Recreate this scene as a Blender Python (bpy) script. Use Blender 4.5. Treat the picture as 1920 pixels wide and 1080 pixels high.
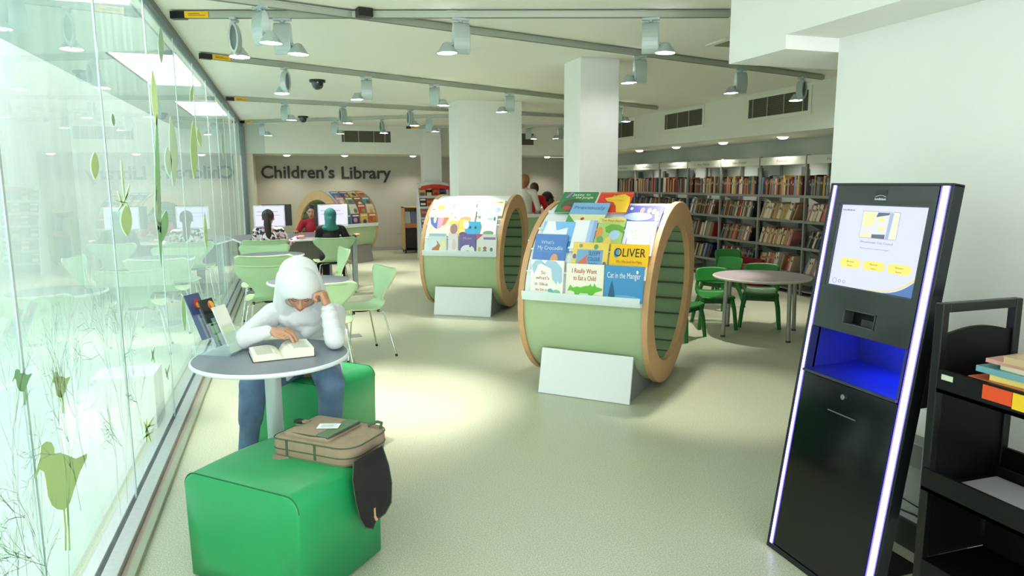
import bpy, math, random
from mathutils import Vector, Matrix
random.seed(7)
R = math.radians
PI = math.pi
scene = bpy.context.scene
for o in list(bpy.data.objects):
    bpy.data.objects.remove(o, do_unlink=True)
col = scene.collection

# ------------------------------------------------------------------ camera
EYE = 1.55
F_PX = 1314.86
PITCH, ROLL, YAW = .149517863, -.00470684938, .308240174
_cy, _sy, _cp, _sp = math.cos(YAW), math.sin(YAW), math.cos(PITCH), math.sin(PITCH)
FWD = Vector((_sy*_cp, _cy*_cp, -_sp))
_r = Vector((_cy, -_sy, 0)); _u = _r.cross(FWD)
RIGHT = _r*math.cos(ROLL) + _u*math.sin(ROLL)
UP = -_r*math.sin(ROLL) + _u*math.cos(ROLL)
cam_d = bpy.data.cameras.new('camera'); cam = bpy.data.objects.new('camera', cam_d); col.objects.link(cam)
cam_d.sensor_width = 36; cam_d.lens = F_PX/1920*36; cam_d.clip_start = .05; cam_d.clip_end = 200
m = Matrix.Identity(4)
for i in range(3):
    m[i][0], m[i][1], m[i][2] = RIGHT[i], UP[i], -FWD[i]
m[0][3], m[1][3], m[2][3] = 0, 0, EYE
cam.matrix_world = m
scene.camera = cam

def on(px, py, **k):
    """the point of a real plane (x=, y= or z= constant) that the photograph shows at a pixel"""
    d = FWD + RIGHT*((px-960)/F_PX) - UP*((py-540)/F_PX)
    (ax, v), = k.items(); i = 'xyz'.index(ax)
    c = Vector((0, 0, EYE))
    return c + d*((v-c[i])/d[i])

# ------------------------------------------------------------------ world, exposure
scene.view_settings.view_transform = 'Standard'
scene.view_settings.look = 'None'
scene.view_settings.gamma = 1
scene.view_settings.use_curve_mapping = False
scene.view_settings.exposure = 1.18
world = bpy.data.worlds.new('world'); scene.world = world; world.use_nodes = True
wb = world.node_tree.nodes['Background']
wb.inputs[0].default_value = (.97, 1.0, 1.0, 1); wb.inputs[1].default_value = .72

SPOT_W = 88.0         # watts of one track spotlight
DOWN_W = 16.0          # watts of one soffit downlight

def daylight(name, loc, rot, sx, sy, watt, colr):
    l = bpy.data.lights.new(name, 'AREA'); l.shape = 'RECTANGLE'; l.size = sx; l.size_y = sy
    l.energy = watt; l.color = colr
    o = bpy.data.objects.new(name, l); col.objects.link(o); o.location = loc; o.rotation_euler = rot
    return o
# fill lamp added behind the camera, before an invented window; daylight from the skylights of the passage outside the glass
daylight('rear_fill_light', (.4, -3.3, 1.5), (R(90), 0, R(0)), 5.0, 2.2, 92, (1.0, .985, .985))
daylight('skylight_daylight', (-2.6, 5.0, 4.6), (0, R(-24), 0), 1.2, 16, 220, (.95, 1.0, 1.0))

# ------------------------------------------------------------------ materials
def lin(c):
    return tuple(((v/255)/12.92 if v/255 <= .04045 else ((v/255+.055)/1.055)**2.4) for v in c)
MATS = {}
def mat(name, c, rough=.5, metal=0, emit=None, es=1.0, spec=.5, noise=0, nscale=20, bump=0, bscale=80, coat=0, trans=0):
    if name in MATS: return MATS[name]
    m = bpy.data.materials.new(name); m.use_nodes = True
    nt = m.node_tree; b = nt.nodes['Principled BSDF']
    l = lin(c)
    b.inputs['Base Color'].default_value = (*l, 1)
    b.inputs['Roughness'].default_value = rough; b.inputs['Metallic'].default_value = metal
    b.inputs['Specular IOR Level'].default_value = spec
    b.inputs['Coat Weight'].default_value = coat; b.inputs['Coat Roughness'].default_value = .08
    b.inputs['Transmission Weight'].default_value = trans
    if emit is not None:
        b.inputs['Emission Color'].default_value = (*lin(emit), 1); b.inputs['Emission Strength'].default_value = es
    tc = None
    if noise or bump:
        tc = nt.nodes.new('ShaderNodeTexCoord')
    if noise:
        n = nt.nodes.new('ShaderNodeTexNoise'); n.inputs['Scale'].default_value = nscale; n.inputs['Detail'].default_value = 4
        nt.links.new(tc.outputs['Object'], n.inputs['Vector'])
        r = nt.nodes.new('ShaderNodeMapRange'); r.inputs[1].default_value = .3; r.inputs[2].default_value = .7
        r.inputs[3].default_value = 1-noise; r.inputs[4].default_value = 1+noise
        nt.links.new(n.outputs['Fac'], r.inputs[0])
        h = nt.nodes.new('ShaderNodeMix'); h.data_type = 'RGBA'; h.blend_type = 'MULTIPLY'; h.inputs[0].default_value = 1
        h.inputs[6].default_value = (*l, 1)
        nt.links.new(r.outputs[0], h.inputs[7]); nt.links.new(h.outputs[2], b.inputs['Base Color'])
    if bump:
        n = nt.nodes.new('ShaderNodeTexNoise'); n.inputs['Scale'].default_value = bscale; n.inputs['Detail'].default_value = 3
        nt.links.new(tc.outputs['Object'], n.inputs['Vector'])
        bu = nt.nodes.new('ShaderNodeBump'); bu.inputs['Strength'].default_value = bump; bu.inputs['Distance'].default_value = .01
        nt.links.new(n.outputs['Fac'], bu.inputs['Height']); nt.links.new(bu.outputs[0], b.inputs['Normal'])
    MATS[name] = m
    return m
def glow(name, c, s):
    return mat(name, (20, 20, 20), .5, emit=c, es=s)

WHITE = mat('white_paint', (238, 239, 237), .75, noise=.012, nscale=3)
CEIL = mat('ceiling_paint', (236, 235, 224), .85, noise=.01, nscale=2)
BULK = mat('bulkhead_paint', (230, 232, 220), .8, noise=.01, nscale=2)
TAUPE = mat('taupe_paint', (186, 183, 170), .8, noise=.015, nscale=3)
GREYGREEN = mat('alcove_paint', (178, 188, 182), .8, noise=.015, nscale=3)
MINT = mat('mint_laminate', (174, 198, 156), .38, noise=.01, nscale=5)
ALU = mat('brushed_aluminium', (196, 200, 202), .32, .85, noise=.05, nscale=60)
ALUP = mat('silver_painted_metal', (176, 190, 188), .42, .3)
TRACK = mat('track_aluminium', (176, 184, 172), .45, .5)
BLACK = mat('black_plastic', (14, 14, 15), .35)
BLACKM = mat('black_metal', (5, 5, 6), .5, spec=.25)
CHROME = mat('chrome', (215, 220, 215), .12, 1)
GREEN = mat('green_vinyl', (34, 156, 92), .36, noise=.02, nscale=8, bump=.03, bscale=300)
GREEND = mat('green_seam', (8, 104, 56), .5)
CHAIRG = mat('pale_green_lacquer', (172, 204, 160), .35)
CHAIRE = mat('plywood_edge', (214, 216, 160), .5, noise=.06, nscale=120)
KIDG = mat('green_plastic', (14, 108, 32), .4)
BIRCH = mat('birch_plywood', (206, 164, 118), .5, noise=.05, nscale=14)
PAD = mat('olive_vinyl', (130, 156, 118), .34)
WHITEP = mat('white_laminate', (232, 238, 240), .4)
TABLETOP = mat('grey_laminate', (128, 134, 146), .42, noise=.02, nscale=40)
TABLEK = mat('lilac_grey_laminate', (176, 164, 170), .3)
SHELFM = mat('grey_steel_shelving', (138, 140, 134), .5, .2)
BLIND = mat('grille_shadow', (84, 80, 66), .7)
PAGES = mat('book_pages', (214, 204, 180), .8, noise=.04, nscale=200)
SKIN = mat('skin', (196, 146, 116), .55, noise=.03, nscale=30)
SKIND = mat('dark_skin', (112, 76, 54), .55)
LENS = glow('lamp_lens', (255, 250, 255), 22)

# ------------------------------------------------------------------ mesh builder
def frame(o, x, y):
    x = Vector(x).normalized(); y = Vector(y); z = x.cross(y).normalized(); y = z.cross(x).normalized()
    M = Matrix.Identity(4)
    for i in range(3):
        M[i][0], M[i][1], M[i][2], M[i][3] = x[i], y[i], z[i], o[i]
    return M
def T(x=0, y=0, z=0): return Matrix.Translation((x, y, z))
def RZ(a): return Matrix.Rotation(a, 4, 'Z')
def RX(a): return Matrix.Rotation(a, 4, 'X')
def RY(a): return Matrix.Rotation(a, 4, 'Y')

WORG = {}       # parts of these objects are given in room coordinates
class MB:
    def __init__(s): s.v = []; s.f = []; s.mi = []; s.sm = []
    def add(s, vs, fs, M=None, mi=0, smooth=False):
        b = len(s.v)
        for p in vs:
            p = Vector(p)
            s.v.append(M @ p if M is not None else p)
        for f in fs:
            s.f.append([b+i for i in f]); s.mi.append(mi); s.sm.append(smooth)
        return s
    def box(s, x0, x1, y0, y1, z0, z1, M=None, mi=0):
        vs = [(x0,y0,z0),(x1,y0,z0),(x1,y1,z0),(x0,y1,z0),(x0,y0,z1),(x1,y0,z1),(x1,y1,z1),(x0,y1,z1)]
        return s.add(vs, [(0,3,2,1),(4,5,6,7),(0,1,5,4),(1,2,6,5),(2,3,7,6),(3,0,4,7)], M, mi)
    def cyl(s, p, q, r1, r2=None, n=16, M=None, mi=0, smooth=True, caps=True):
        r2 = r1 if r2 is None else r2
        p, q = Vector(p), Vector(q); d = (q-p).normalized()
        a = d.orthogonal().normalized(); b = d.cross(a)
        vs = []
        for c, r in ((p, r1), (q, r2)):
            for i in range(n):
                t = 2*PI*i/n; vs.append(c + a*r*math.cos(t) + b*r*math.sin(t))
        s.add(vs, [(i, (i+1) % n, n+(i+1) % n, n+i) for i in range(n)], M, mi, smooth)
        if caps: s.add(vs, [tuple(range(n-1, -1, -1)), tuple(range(n, 2*n))], M, mi)
        return s
    def tube(s, pts, r, n=10, M=None, mi=0):
        pts = [Vector(p) for p in pts]; vs = []; rs = r if isinstance(r, (list, tuple)) else [r]*len(pts)
        a = None
        for i, p in enumerate(pts):
            d = (pts[min(i+1, len(pts)-1)] - pts[max(i-1, 0)]).normalized()
            a = d.orthogonal().normalized() if a is None else (a - d*a.dot(d)).normalized()
            b = d.cross(a)
            for k in range(n):
                t = 2*PI*k/n; vs.append(p + (a*math.cos(t) + b*math.sin(t))*rs[i])
        L = len(pts)
        fs = [(i*n+k, i*n+(k+1) % n, (i+1)*n+(k+1) % n, (i+1)*n+k) for i in range(L-1) for k in range(n)]
        s.add(vs, fs, M, mi, True)
        s.add(vs, [tuple(range(n-1, -1, -1)), tuple(range((L-1)*n, L*n))], M, mi)
        return s
    def prism(s, poly, z0, z1, M=None, mi=0, smooth=False):
        n = len(poly)
        vs = [(x, y, z0) for x, y in poly] + [(x, y, z1) for x, y in poly]
        s.add(vs, [tuple(range(n-1, -1, -1)), tuple(range(n, 2*n))], M, mi)
        s.add(vs, [(i, (i+1) % n, n+(i+1) % n, n+i) for i in range(n)], M, mi, smooth)
        return s
    def lathe(s, prof, n=32, M=None, mi=0, smooth=True):
        vs = []; L = len(prof)
        for r, z in prof:
            for k in range(n):
                t = 2*PI*k/n; vs.append((r*math.cos(t), r*math.sin(t), z))
        fs = [(i*n+k, i*n+(k+1) % n, (i+1)*n+(k+1) % n, (i+1)*n+k) for i in range(L-1) for k in range(n)]
        s.add(vs, fs, M, mi, smooth)
        return s
    def grid(s, fn, nu, nv, M=None, mi=0, smooth=True, closeu=False, closev=False):
        vs = [fn(i/(nu if closeu else nu-1), j/(nv if closev else nv-1)) for i in range(nu) for j in range(nv)]
        fs = []
        for i in range(nu if closeu else nu-1):
            for j in range(nv if closev else nv-1):
                a, b = (i+1) % nu, (j+1) % nv
                fs.append((i*nv+j, a*nv+j, a*nv+b, i*nv+b))
        return s.add(vs, fs, M, mi, smooth)
    def text(s, txt, w=None, h=.1, M=None, mi=0, ext=.001, off=0.0, shear=0):
        """lettering in the XY plane, left edge at x=0, baseline y=0, capital height h, width w if given"""
        cu = bpy.data.curves.new('t', 'FONT'); cu.body = txt; cu.extrude = .02; cu.offset = off; cu.resolution_u = 3; cu.shear = shear
        o = bpy.data.objects.new('t', cu); col.objects.link(o)
        dg = bpy.context.evaluated_depsgraph_get(); dg.update()
        me = o.evaluated_get(dg).to_mesh()
        vs = [v.co.copy() for v in me.vertices]; fs = [tuple(p.vertices) for p in me.polygons]
        bpy.data.objects.remove(o, do_unlink=True); bpy.data.curves.remove(cu)
        x0 = min(v.x for v in vs); x1 = max(v.x for v in vs); ky = h/.70; kx = w/(x1-x0) if w else ky
        vs = [((v.x-x0)*kx, v.y*ky, (v.z+.02)/.04*ext) for v in vs]
        return s.add(vs, fs, M, mi)
    def build(s, name, mats, parent=None, bevel=0, seg=2, org=None, angle=35, weld=False):
        me = bpy.data.meshes.new(name)
        if org is None and parent is not None: org = WORG.get(parent.name)
        vs = s.v if org is None else [p - Vector(org) for p in s.v]
        me.from_pydata([tuple(p) for p in vs], [], s.f)
        if not isinstance(mats, (list, tuple)): mats = [mats]
        for mm in mats: me.materials.append(mm)
        me.polygons.foreach_set('material_index', s.mi); me.polygons.foreach_set('use_smooth', s.sm)
        me.update()
        if weld:
            import bmesh
            bm = bmesh.new(); bm.from_mesh(me); bmesh.ops.remove_doubles(bm, verts=bm.verts, dist=1e-5)
            bmesh.ops.recalc_face_normals(bm, faces=bm.faces); bm.to_mesh(me); bm.free()
        o = bpy.data.objects.new(name, me); col.objects.link(o)
        if parent is not None:
            o.parent = parent
            if org is not None: WORG[o.name] = Vector(org)
        elif org is not None: o.location = org
        if bevel:
            b = o.modifiers.new('bevel', 'BEVEL'); b.width = bevel; b.segments = seg; b.limit_method = 'ANGLE'; b.angle_limit = R(angle)
        return o

def tag(o, label=None, cat=None, group=None, kind=None):
    if label: o['label'] = label
    if cat: o['category'] = cat
    if group: o['group'] = group
    if kind: o['kind'] = kind
    return o
def thing(name, label, cat, loc=(0, 0, 0), rz=0, group=None, world=False):
    """an Empty at the thing's base; world=True: its parts are given in room coordinates"""
    o = bpy.data.objects.new(name, None); col.objects.link(o); o.empty_display_size = .1
    o.location = loc; o.rotation_euler = (0, 0, rz)
    if world: WORG[o.name] = Vector(loc)
    return tag(o, label, cat, group)
def copy_tree(o, parent=None):
    c = o.copy(); col.objects.link(c)
    if parent is not None: c.parent = parent
    for ch in [x for x in o.children]: copy_tree(ch, c)
    return c
def struct(name, mb, m, **k): return tag(mb.build(name, m, **k), kind='structure')

def blob(name, parts, m, parent=None, voxel=.008, smooth=4, org=None, extra=None):
    """limbs, heads and cloth volumes fused into one continuous skin"""
    b = MB()
    for p in parts:
        if p[0] == 'c':
            _, a, ra, q, rb = p; a, q = Vector(a), Vector(q)
            d = q-a; L = max(d.length, 1e-4); M = frame(a, d.orthogonal(), d.cross(d.orthogonal()))
            # local z runs along d
            zx = d.normalized(); x = zx.orthogonal().normalized(); y = zx.cross(x)
            M = Matrix.Identity(4)
            for i in range(3): M[i][0], M[i][1], M[i][2], M[i][3] = x[i], y[i], zx[i], a[i]
            prof = [(ra*math.sin(t), -ra*math.cos(t)) for t in [k*PI/2/5 for k in range(0, 6)]]
            prof += [(rb*math.cos(t), L+rb*math.sin(t)) for t in [k*PI/2/5 for k in range(0, 6)]]
            prof[0] = (1e-4, prof[0][1]); prof[-1] = (1e-4, prof[-1][1])
            b.lathe(prof, 16, M)
        elif p[0] == 'e':
            _, c, r = p[:3]; M = T(*c) @ (p[3] if len(p) > 3 else Matrix.Identity(4))
            n = 12
            prof = [(max(math.sin(k*PI/n), 1e-4), -math.cos(k*PI/n)) for k in range(n+1)]
            b.lathe(prof, 20, M @ Matrix.Diagonal((*r, 1)))
        elif p[0] == 'b':
            _, bb, M = p; b.box(*bb, M)
    if extra: extra(b)
    me = bpy.data.meshes.new('tmp'); me.from_pydata([tuple(p) for p in b.v], [], b.f)
    o = bpy.data.objects.new('tmp', me); col.objects.link(o)
    r = o.modifiers.new('r', 'REMESH'); r.mode = 'VOXEL'; r.voxel_size = voxel; r.use_smooth_shade = True
    if smooth:
        sm = o.modifiers.new('s', 'SMOOTH'); sm.iterations = smooth; sm.factor = .5
    dg = bpy.context.evaluated_depsgraph_get(); dg.update()
    ev = bpy.data.meshes.new_from_object(o.evaluated_get(dg))
    bpy.data.objects.remove(o, do_unlink=True)
    if org is None and parent is not None: org = WORG.get(parent.name)
    if org is not None: ev.transform(Matrix.Translation(-Vector(org)))
    ev.materials.clear(); ev.materials.append(m)
    ev.polygons.foreach_set('use_smooth', [True]*len(ev.polygons)); ev.name = name
    out = bpy.data.objects.new(name, ev); col.objects.link(out)
    if parent is not None:
        out.parent = parent
        if org is not None: WORG[out.name] = Vector(org)
    elif org is not None: out.location = org
    return out

# ================================================================== THE ROOM
GX = -.777      # plane of the glass wall
CH = 2.714      # ceiling
BX = 6.04       # right bulkhead
SX = 7.05       # wall behind the shelving
BY, WY = 15.05, 16.40   # back bulkhead, back wall
WX = 2.60       # near right wall
FLX0, FLX1, FLY0 = GX, SX, -3.4
# floor
def floor_mat():
    m = bpy.data.materials.new('speckled_linoleum'); m.use_nodes = True; nt = m.node_tree; b = nt.nodes['Principled BSDF']
    tc = nt.nodes.new('ShaderNodeTexCoord')
    n1 = nt.nodes.new('ShaderNodeTexNoise'); n1.inputs['Scale'].default_value = 170; n1.inputs['Detail'].default_value = 3
    n2 = nt.nodes.new('ShaderNodeTexNoise'); n2.inputs['Scale'].default_value = 1.2
    r1 = nt.nodes.new('ShaderNodeValToRGB')
    r1.color_ramp.elements[0].position = .36; r1.color_ramp.elements[0].color = (*lin((164, 170, 144)), 1)
    r1.color_ramp.elements[1].position = .62; r1.color_ramp.elements[1].color = (*lin((206, 208, 184)), 1)
    nt.links.new(tc.outputs['Object'], n1.inputs['Vector']); nt.links.new(tc.outputs['Object'], n2.inputs['Vector'])
    nt.links.new(n1.outputs['Fac'], r1.inputs[0])
    mr = nt.nodes.new('ShaderNodeMapRange'); mr.inputs[3].default_value = .30; mr.inputs[4].default_value = .42
    nt.links.new(n2.outputs['Fac'], mr.inputs[0]); nt.links.new(mr.outputs[0], b.inputs['Roughness'])
    nt.links.new(r1.outputs[0], b.inputs['Base Color']); b.inputs['Specular IOR Level'].default_value = .42
    return m
struct('floor', MB().box(GX-.12, SX+.1, FLY0, WY+.1, -.1, 0), floor_mat())
struct('ceiling', MB().box(GX-.12, SX+.1, FLY0, WY+.1, CH, CH+.12), CEIL)
# back bulkhead (with its dimmer end piece by the glass), soffit and sign wall
struct('trim_1', MB().box(-.36, BX+.02, BY, WY, 2.147, CH), BULK)
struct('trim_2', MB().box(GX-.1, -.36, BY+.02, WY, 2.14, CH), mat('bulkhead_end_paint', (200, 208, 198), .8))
struct('wall_back', MB().box(-.6, SX+.1, WY, WY+.1, 0, 2.15), TAUPE)
struct('wall_alcove', MB().box(-.80, -.6, BY+.05, WY+.1, 0, 2.15), mat('alcove_side_paint', (206, 200, 180), .8))
struct('baseboard_back', MB().box(-.6, SX, WY-.015, WY, 0, .09), mat('grey_skirting', (168, 164, 156), .5))
# right bulkhead and shelving alcove
struct('trim_3', MB().box(BX, SX, 3.35, BY, 2.155, CH), BULK)
struct('trim_12', MB().box(BX+.02, SX, BY, WY, 2.155, CH), BULK)
struct('wall_right', MB().box(SX, SX+.1, 2.9, WY+.1, 0, CH), GREYGREEN)
# near right wall, its far return, the stepped beam over it
struct('wall_near_right', MB().box(WX, WX+.35, FLY0, 2.90, 0, CH), WHITE)
struct('wall_return', MB().box(WX+.35, SX+.1, 2.78, 2.90, 0, CH), WHITE)
struct('trim_4', MB().box(2.29, WX, FLY0, 2.90, 2.235, CH).box(2.29, 4.4, 2.90, 3.35, 2.17, CH), WHITE, weld=False)
# pillars
def pillar(n, x0, x1, y0, y1):
    struct('trim_%d' % n, MB().box(x0, x1, y0, y1, 0, CH), WHITE, bevel=.004)
pillar(5, 2.695, 3.10, 6.31, 6.72)
pillar(6, 2.375, 3.34, 9.98, 10.55)
pillar(7, 2.76, 3.14, 14.70, 15.05)
# rear wall behind the camera, with an unseen window added for the fill light
struct('wall_rear', MB().box(GX-.12, -1.0+.6, FLY0-.15, FLY0, 0, CH).box(-.4, WX, FLY0-.15, FLY0, 0, .35).box(-.4, WX, FLY0-.15, FLY0, 2.6, CH), WHITE)
wf = MB()
for x in (-.4, .6, 1.6, 2.54): wf.box(x, x+.05, FLY0-.1, FLY0-.05, .35, 2.6)
wf.box(-.4, 2.6, FLY0-.1, FLY0-.05, .35, .4).box(-.4, 2.6, FLY0-.1, FLY0-.05, 2.55, 2.6)
struct('added_window', wf, ALU)

# ---------------------------------------------------------------- the glass wall
def glass_mat():
    m = bpy.data.materials.new('clear_laminated_glass'); m.use_nodes = True; nt = m.node_tree
    for n in list(nt.nodes): nt.nodes.remove(n)
    out = nt.nodes.new('ShaderNodeOutputMaterial')
    tr = nt.nodes.new('ShaderNodeBsdfTransparent'); tr.inputs[0].default_value = (.86, .93, .915, 1)
    gl = nt.nodes.new('ShaderNodeBsdfGlossy'); gl.inputs['Roughness'].default_value = 0.0; gl.inputs[0].default_value = (.93, .97, .96, 1)
    df = nt.nodes.new('ShaderNodeBsdfTranslucent'); df.inputs[0].default_value = (.90, .97, .95, 1)
    fr = nt.nodes.new('ShaderNodeFresnel'); fr.inputs[0].default_value = 1.62
    # streaky translucent haze mixed into the glass to wash it out pale
    tc = nt.nodes.new('ShaderNodeTexCoord'); mp = nt.nodes.new('ShaderNodeMapping'); mp.inputs['Scale'].default_value = (1, 9, .8)
    nz = nt.nodes.new('ShaderNodeTexNoise'); nz.inputs['Scale'].default_value = 1.5; nz.inputs['Detail'].default_value = 2
    nt.links.new(tc.outputs['Object'], mp.inputs[0]); nt.links.new(mp.outputs[0], nz.inputs['Vector'])
    mr = nt.nodes.new('ShaderNodeMapRange'); mr.inputs[1].default_value = .35; mr.inputs[2].default_value = .7; mr.inputs[3].default_value = .12; mr.inputs[4].default_value = .24
    nt.links.new(nz.outputs['Fac'], mr.inputs[0])
    m1 = nt.nodes.new('ShaderNodeMixShader'); m2 = nt.nodes.new('ShaderNodeMixShader')
    nt.links.new(mr.outputs[0], m1.inputs[0]); nt.links.new(tr.outputs[0], m1.inputs[1]); nt.links.new(df.outputs[0], m1.inputs[2])
    nt.links.new(fr.outputs[0], m2.inputs[0]); nt.links.new(m1.outputs[0], m2.inputs[1]); nt.links.new(gl.outputs[0], m2.inputs[2])
    nt.links.new(m2.outputs[0], out.inputs[0])
    return m
joints = [-2.6, -1.4, -.1, 1.15, 2.39, 3.68, 4.96, 6.16, 7.35, 8.5, 9.6, 10.7, 11.8, 12.9, 14.0, 15.05]
gl = MB()
for a, b_ in zip(joints[:-1], joints[1:]):
    gl.add([(GX, a+.006, .02), (GX, b_-.006, .02), (GX, b_-.006, 2.70), (GX, a+.006, 2.70)], [(0, 1, 2, 3)])
win = struct('window_1', gl, glass_mat())
jm = MB()
for y in joints[1:-1]: jm.box(GX-.006, GX+.002, y-.009, y+.009, .02, 2.70)
jm.build('glazing_joint', mat('clear_silicone', (206, 226, 226), .25), win)
struct('trim_8', MB().box(GX-.02, GX+.03, FLY0, BY, 2.66, CH).box(GX-.03, GX+.05, BY-.05, BY, 0, 2.66), mat('dark_aluminium_channel', (92, 104, 104), .4, .5))
struct('trim_9', MB().box(GX-.06, GX-.012, FLY0, BY-.05, -.02, .035).box(GX-.012, GX+.012, FLY0, BY-.05, 0, .018, mi=1)
       .box(GX+.012, GX+.075, FLY0, BY-.05, 0, .04).box(GX+.075, GX+.10, FLY0, BY-.05, 0, .012, mi=2).box(GX+.10, GX+.135, FLY0, BY-.05, 0, .026, mi=3),
       [ALU, mat('dark_gasket', (70, 76, 76), .6), mat('pinkish_bronze', (176, 158, 146), .4, .4), mat('olive_aluminium', (160, 166, 146), .4, .4)], bevel=.003)
# animals and plants on the glass
DG = mat('green_vinyl_film', (206, 236, 158), .5); DG2 = mat('dark_green_vinyl_film', (142, 196, 138), .5); DG3 = mat('pale_green_vinyl_film', (196, 224, 190), .6)
def flat_on_glass(pts, name, m, label, dx=.003):
    mb = MB(); vs = []
    P = [on(x, y, x=GX+dx) for x, y in pts]
    n = len(P)
    vs = P + [p + Vector((-.001, 0, 0)) for p in P]
    mb.add(vs, [tuple(range(n)), tuple(range(2*n-1, n-1, -1))]).add(vs, [(i, (i+1) % n, n+(i+1) % n, n+i) for i in range(n)])
    o = mb.build(name, m, win); o['label'] = label; return o
def crop2(L, ox=0, oy=540, s=2): return [(ox+x/s, oy+y/s) for x, y in L]
bird = [(160,585),(175,575),(195,580),(204,600),(205,620),(240,622),(285,640),(327,620),(325,640),(300,690),(280,750),(265,800),(258,815),(262,900),(265,985),(259,985),(256,900),(250,822),(244,832),(250,900),(250,985),(243,985),(243,900),(237,832),(215,830),(195,815),(180,780),(172,720),(165,690),(150,680),(133,716),(127,712),(142,672),(152,630),(154,600)]
flat_on_glass(crop2(bird), 'bird_decal', DG, 'large green bird printed on the glass, lowest and nearest')
flat_on_glass([(96+(x-130)*.182, 697+(y-575)*.19) for x, y in bird], 'bird_decal', DG, 'small bright green bird printed on the glass')
flat_on_glass([(24+(x-130)*.182, 692+(y-575)*.165) for x, y in bird], 'bird_decal', DG2, 'small dull green bird printed on the glass, farthest left')
def leaf(x0, y0, x1, y1, w, m=DG, name='leaf_decal', label=None, bend=0):
    d = Vector((x1-x0, y1-y0)); n = Vector((-d.y, d.x)).normalized(); L, Rr = [], []
    for i in range(13):
        t = i/12; c = Vector((x0, y0)) + d*t + n*bend*math.sin(PI*t); h = w*math.sin(PI*t**1.0)**.8*.5 + .35
        L.append(c+n*h); Rr.append(c-n*h)
    o = flat_on_glass([tuple(p) for p in L+Rr[::-1]], name, m, label or 'green leaf printed on the glass')
    return o
leaf(294, 215, 303, 500, 9, DG2, bend=2, name='grass_decal', label='long green grass blade printed on the glass')
leaf(303, 455, 312, 395, 15, DG2); leaf(298, 440, 294, 350, 9, DG3)
leaf(286, 130, 294, 236, 10, DG); leaf(320, 218, 326, 350, 14, DG3, bend=-3); leaf(314, 275, 318, 330, 12, DG3)
leaf(363, 225, 365, 335, 12, DG); leaf(371, 240, 377, 276, 7, DG); leaf(361, 160, 358, 192, 5, DG)
leaf(211, 213, 214, 236, 5, DG2); leaf(178, 285, 179, 336, 14, DG); leaf(301, 50, 303, 120, 9, DG3)
leaf(343, 555, 347, 620, 7, DG2); leaf(416, 250, 420, 300, 4, DG3); leaf(384, 400, 388, 470, 5, DG)
leaf(236, 385, 239, 442, 20, DG, name='insect_decal', label='green insect body printed on the glass')
for a in ((222, 358, 231, 388), (244, 345, 235, 378), (217, 376, 240, 381), (222, 396, 234, 378), (246, 402, 238, 380), (228, 300, 234, 372), (240, 362, 232, 380)):
    leaf(*a, 2, DG, name='insect_decal', label='thin leg of the green insect printed on the glass')
for a in ((270, 790, 284, 830), (288, 782, 272, 812), (276, 800, 290, 796), (268, 822, 288, 808), (275, 785, 275, 830)):
    leaf(*a, 3, DG, name='plant_decal', label='small spiky plant printed on the glass')
for a in ((310, 690, 316, 712), (318, 684, 312, 708), (284, 655, 290, 680), (290, 650, 284, 678)):
    leaf(*a, 2.5, DG3, name='plant_decal', label='tiny pale plant printed on the glass')
# fine twigs printed over the nearer panes
tw = MB()
def twig(y, z, a, L, w, depth):
    if depth == 0 or L < .03: return
    y1, z1 = y + math.cos(a)*L, z + math.sin(a)*L
    n = (-math.sin(a)*w, math.cos(a)*w)
    x = GX+.003
    tw.add([(x, y-n[0], z-n[1]), (x, y1-n[0]*.7, z1-n[1]*.7), (x, y1+n[0]*.7, z1+n[1]*.7), (x, y+n[0], z+n[1])], [(0, 1, 2, 3)])
    for k in range(2 if random.random() < .85 else 3):
        twig(y1, z1, a + random.uniform(-.65, .65), L*random.uniform(.68, .92), w*.78, depth-1)
for i in range(13):
    twig(random.uniform(1.5, 4.2), random.uniform(.03, .5), PI/2 + random.uniform(-.4, .4), random.uniform(.12, .26), .0026, 7)
o = tw.build('branch_decal', mat('pale_twig_film', (188, 214, 196), .6), win); o['kind'] = 'stuff'; o['label'] = 'fine pale twigs printed on the near panes'

# ---------------------------------------------------------------- outside the glass
OUTW = mat('outside_render', (226, 236, 230), .8, noise=.03, nscale=2)
struct('wall_outside', MB().box(-4.3, -4.1, -6, 22, -.6, 5.0), OUTW)
struct('wall_outside_end', MB().box(-4.1, GX-.15, 16.5, 16.7, -.6, 5.0), OUTW)
struct('floor_outside', MB().box(-4.1, GX-.12, -6, 22, -.7, -.6), mat('pale_paving', (188, 206, 196), .6, noise=.05, nscale=5))
oc = MB()
for y0, y1 in ((-6, .4), (2.6, 3.15), (5.3, 7.2), (9.36, 11.15), (13.3, 16.5)): oc.box(-1.46, GX-.13, y0, y1, 2.7, 2.78)
oc.box(-2.1, -1.46, -6, 16.5, 2.7, 2.78)
struct('ceiling_outside', oc, mat('outside_soffit', (176, 192, 188), .8))
for _y0, _y1, _lab in ((3.15, 5.3, 'nearest bright ceiling panel outside the glass wall'), (7.2, 9.36, 'middle bright ceiling panel outside, white quadrilateral above the lettering reflection'), (11.15, 13.3, 'farthest bright ceiling panel outside the glass wall')):
    _t = thing('light_panel', _lab, 'ceiling light', (-1.12, (_y0+_y1)/2, 2.70), 0, 'bright ceiling panels outside the glass')
    MB().box(-.34, .24, -(_y1-_y0)/2, (_y1-_y0)/2, .02, .05).build('diffuser', glow('panel_glow', (240, 255, 252), 4.5), _t)
    MB().box(-.35, -.34, -(_y1-_y0)/2, (_y1-_y0)/2, 0, .07).box(.24, .25, -(_y1-_y0)/2, (_y1-_y0)/2, 0, .07).build('panel_frame', ALU, _t)
struct('trim_10', MB().box(-1.22, -.86, 4.8, 5.12, -.6, .35).box(-1.22, -.86, 4.78, 4.8, -.05, -.03), WHITEP)

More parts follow.
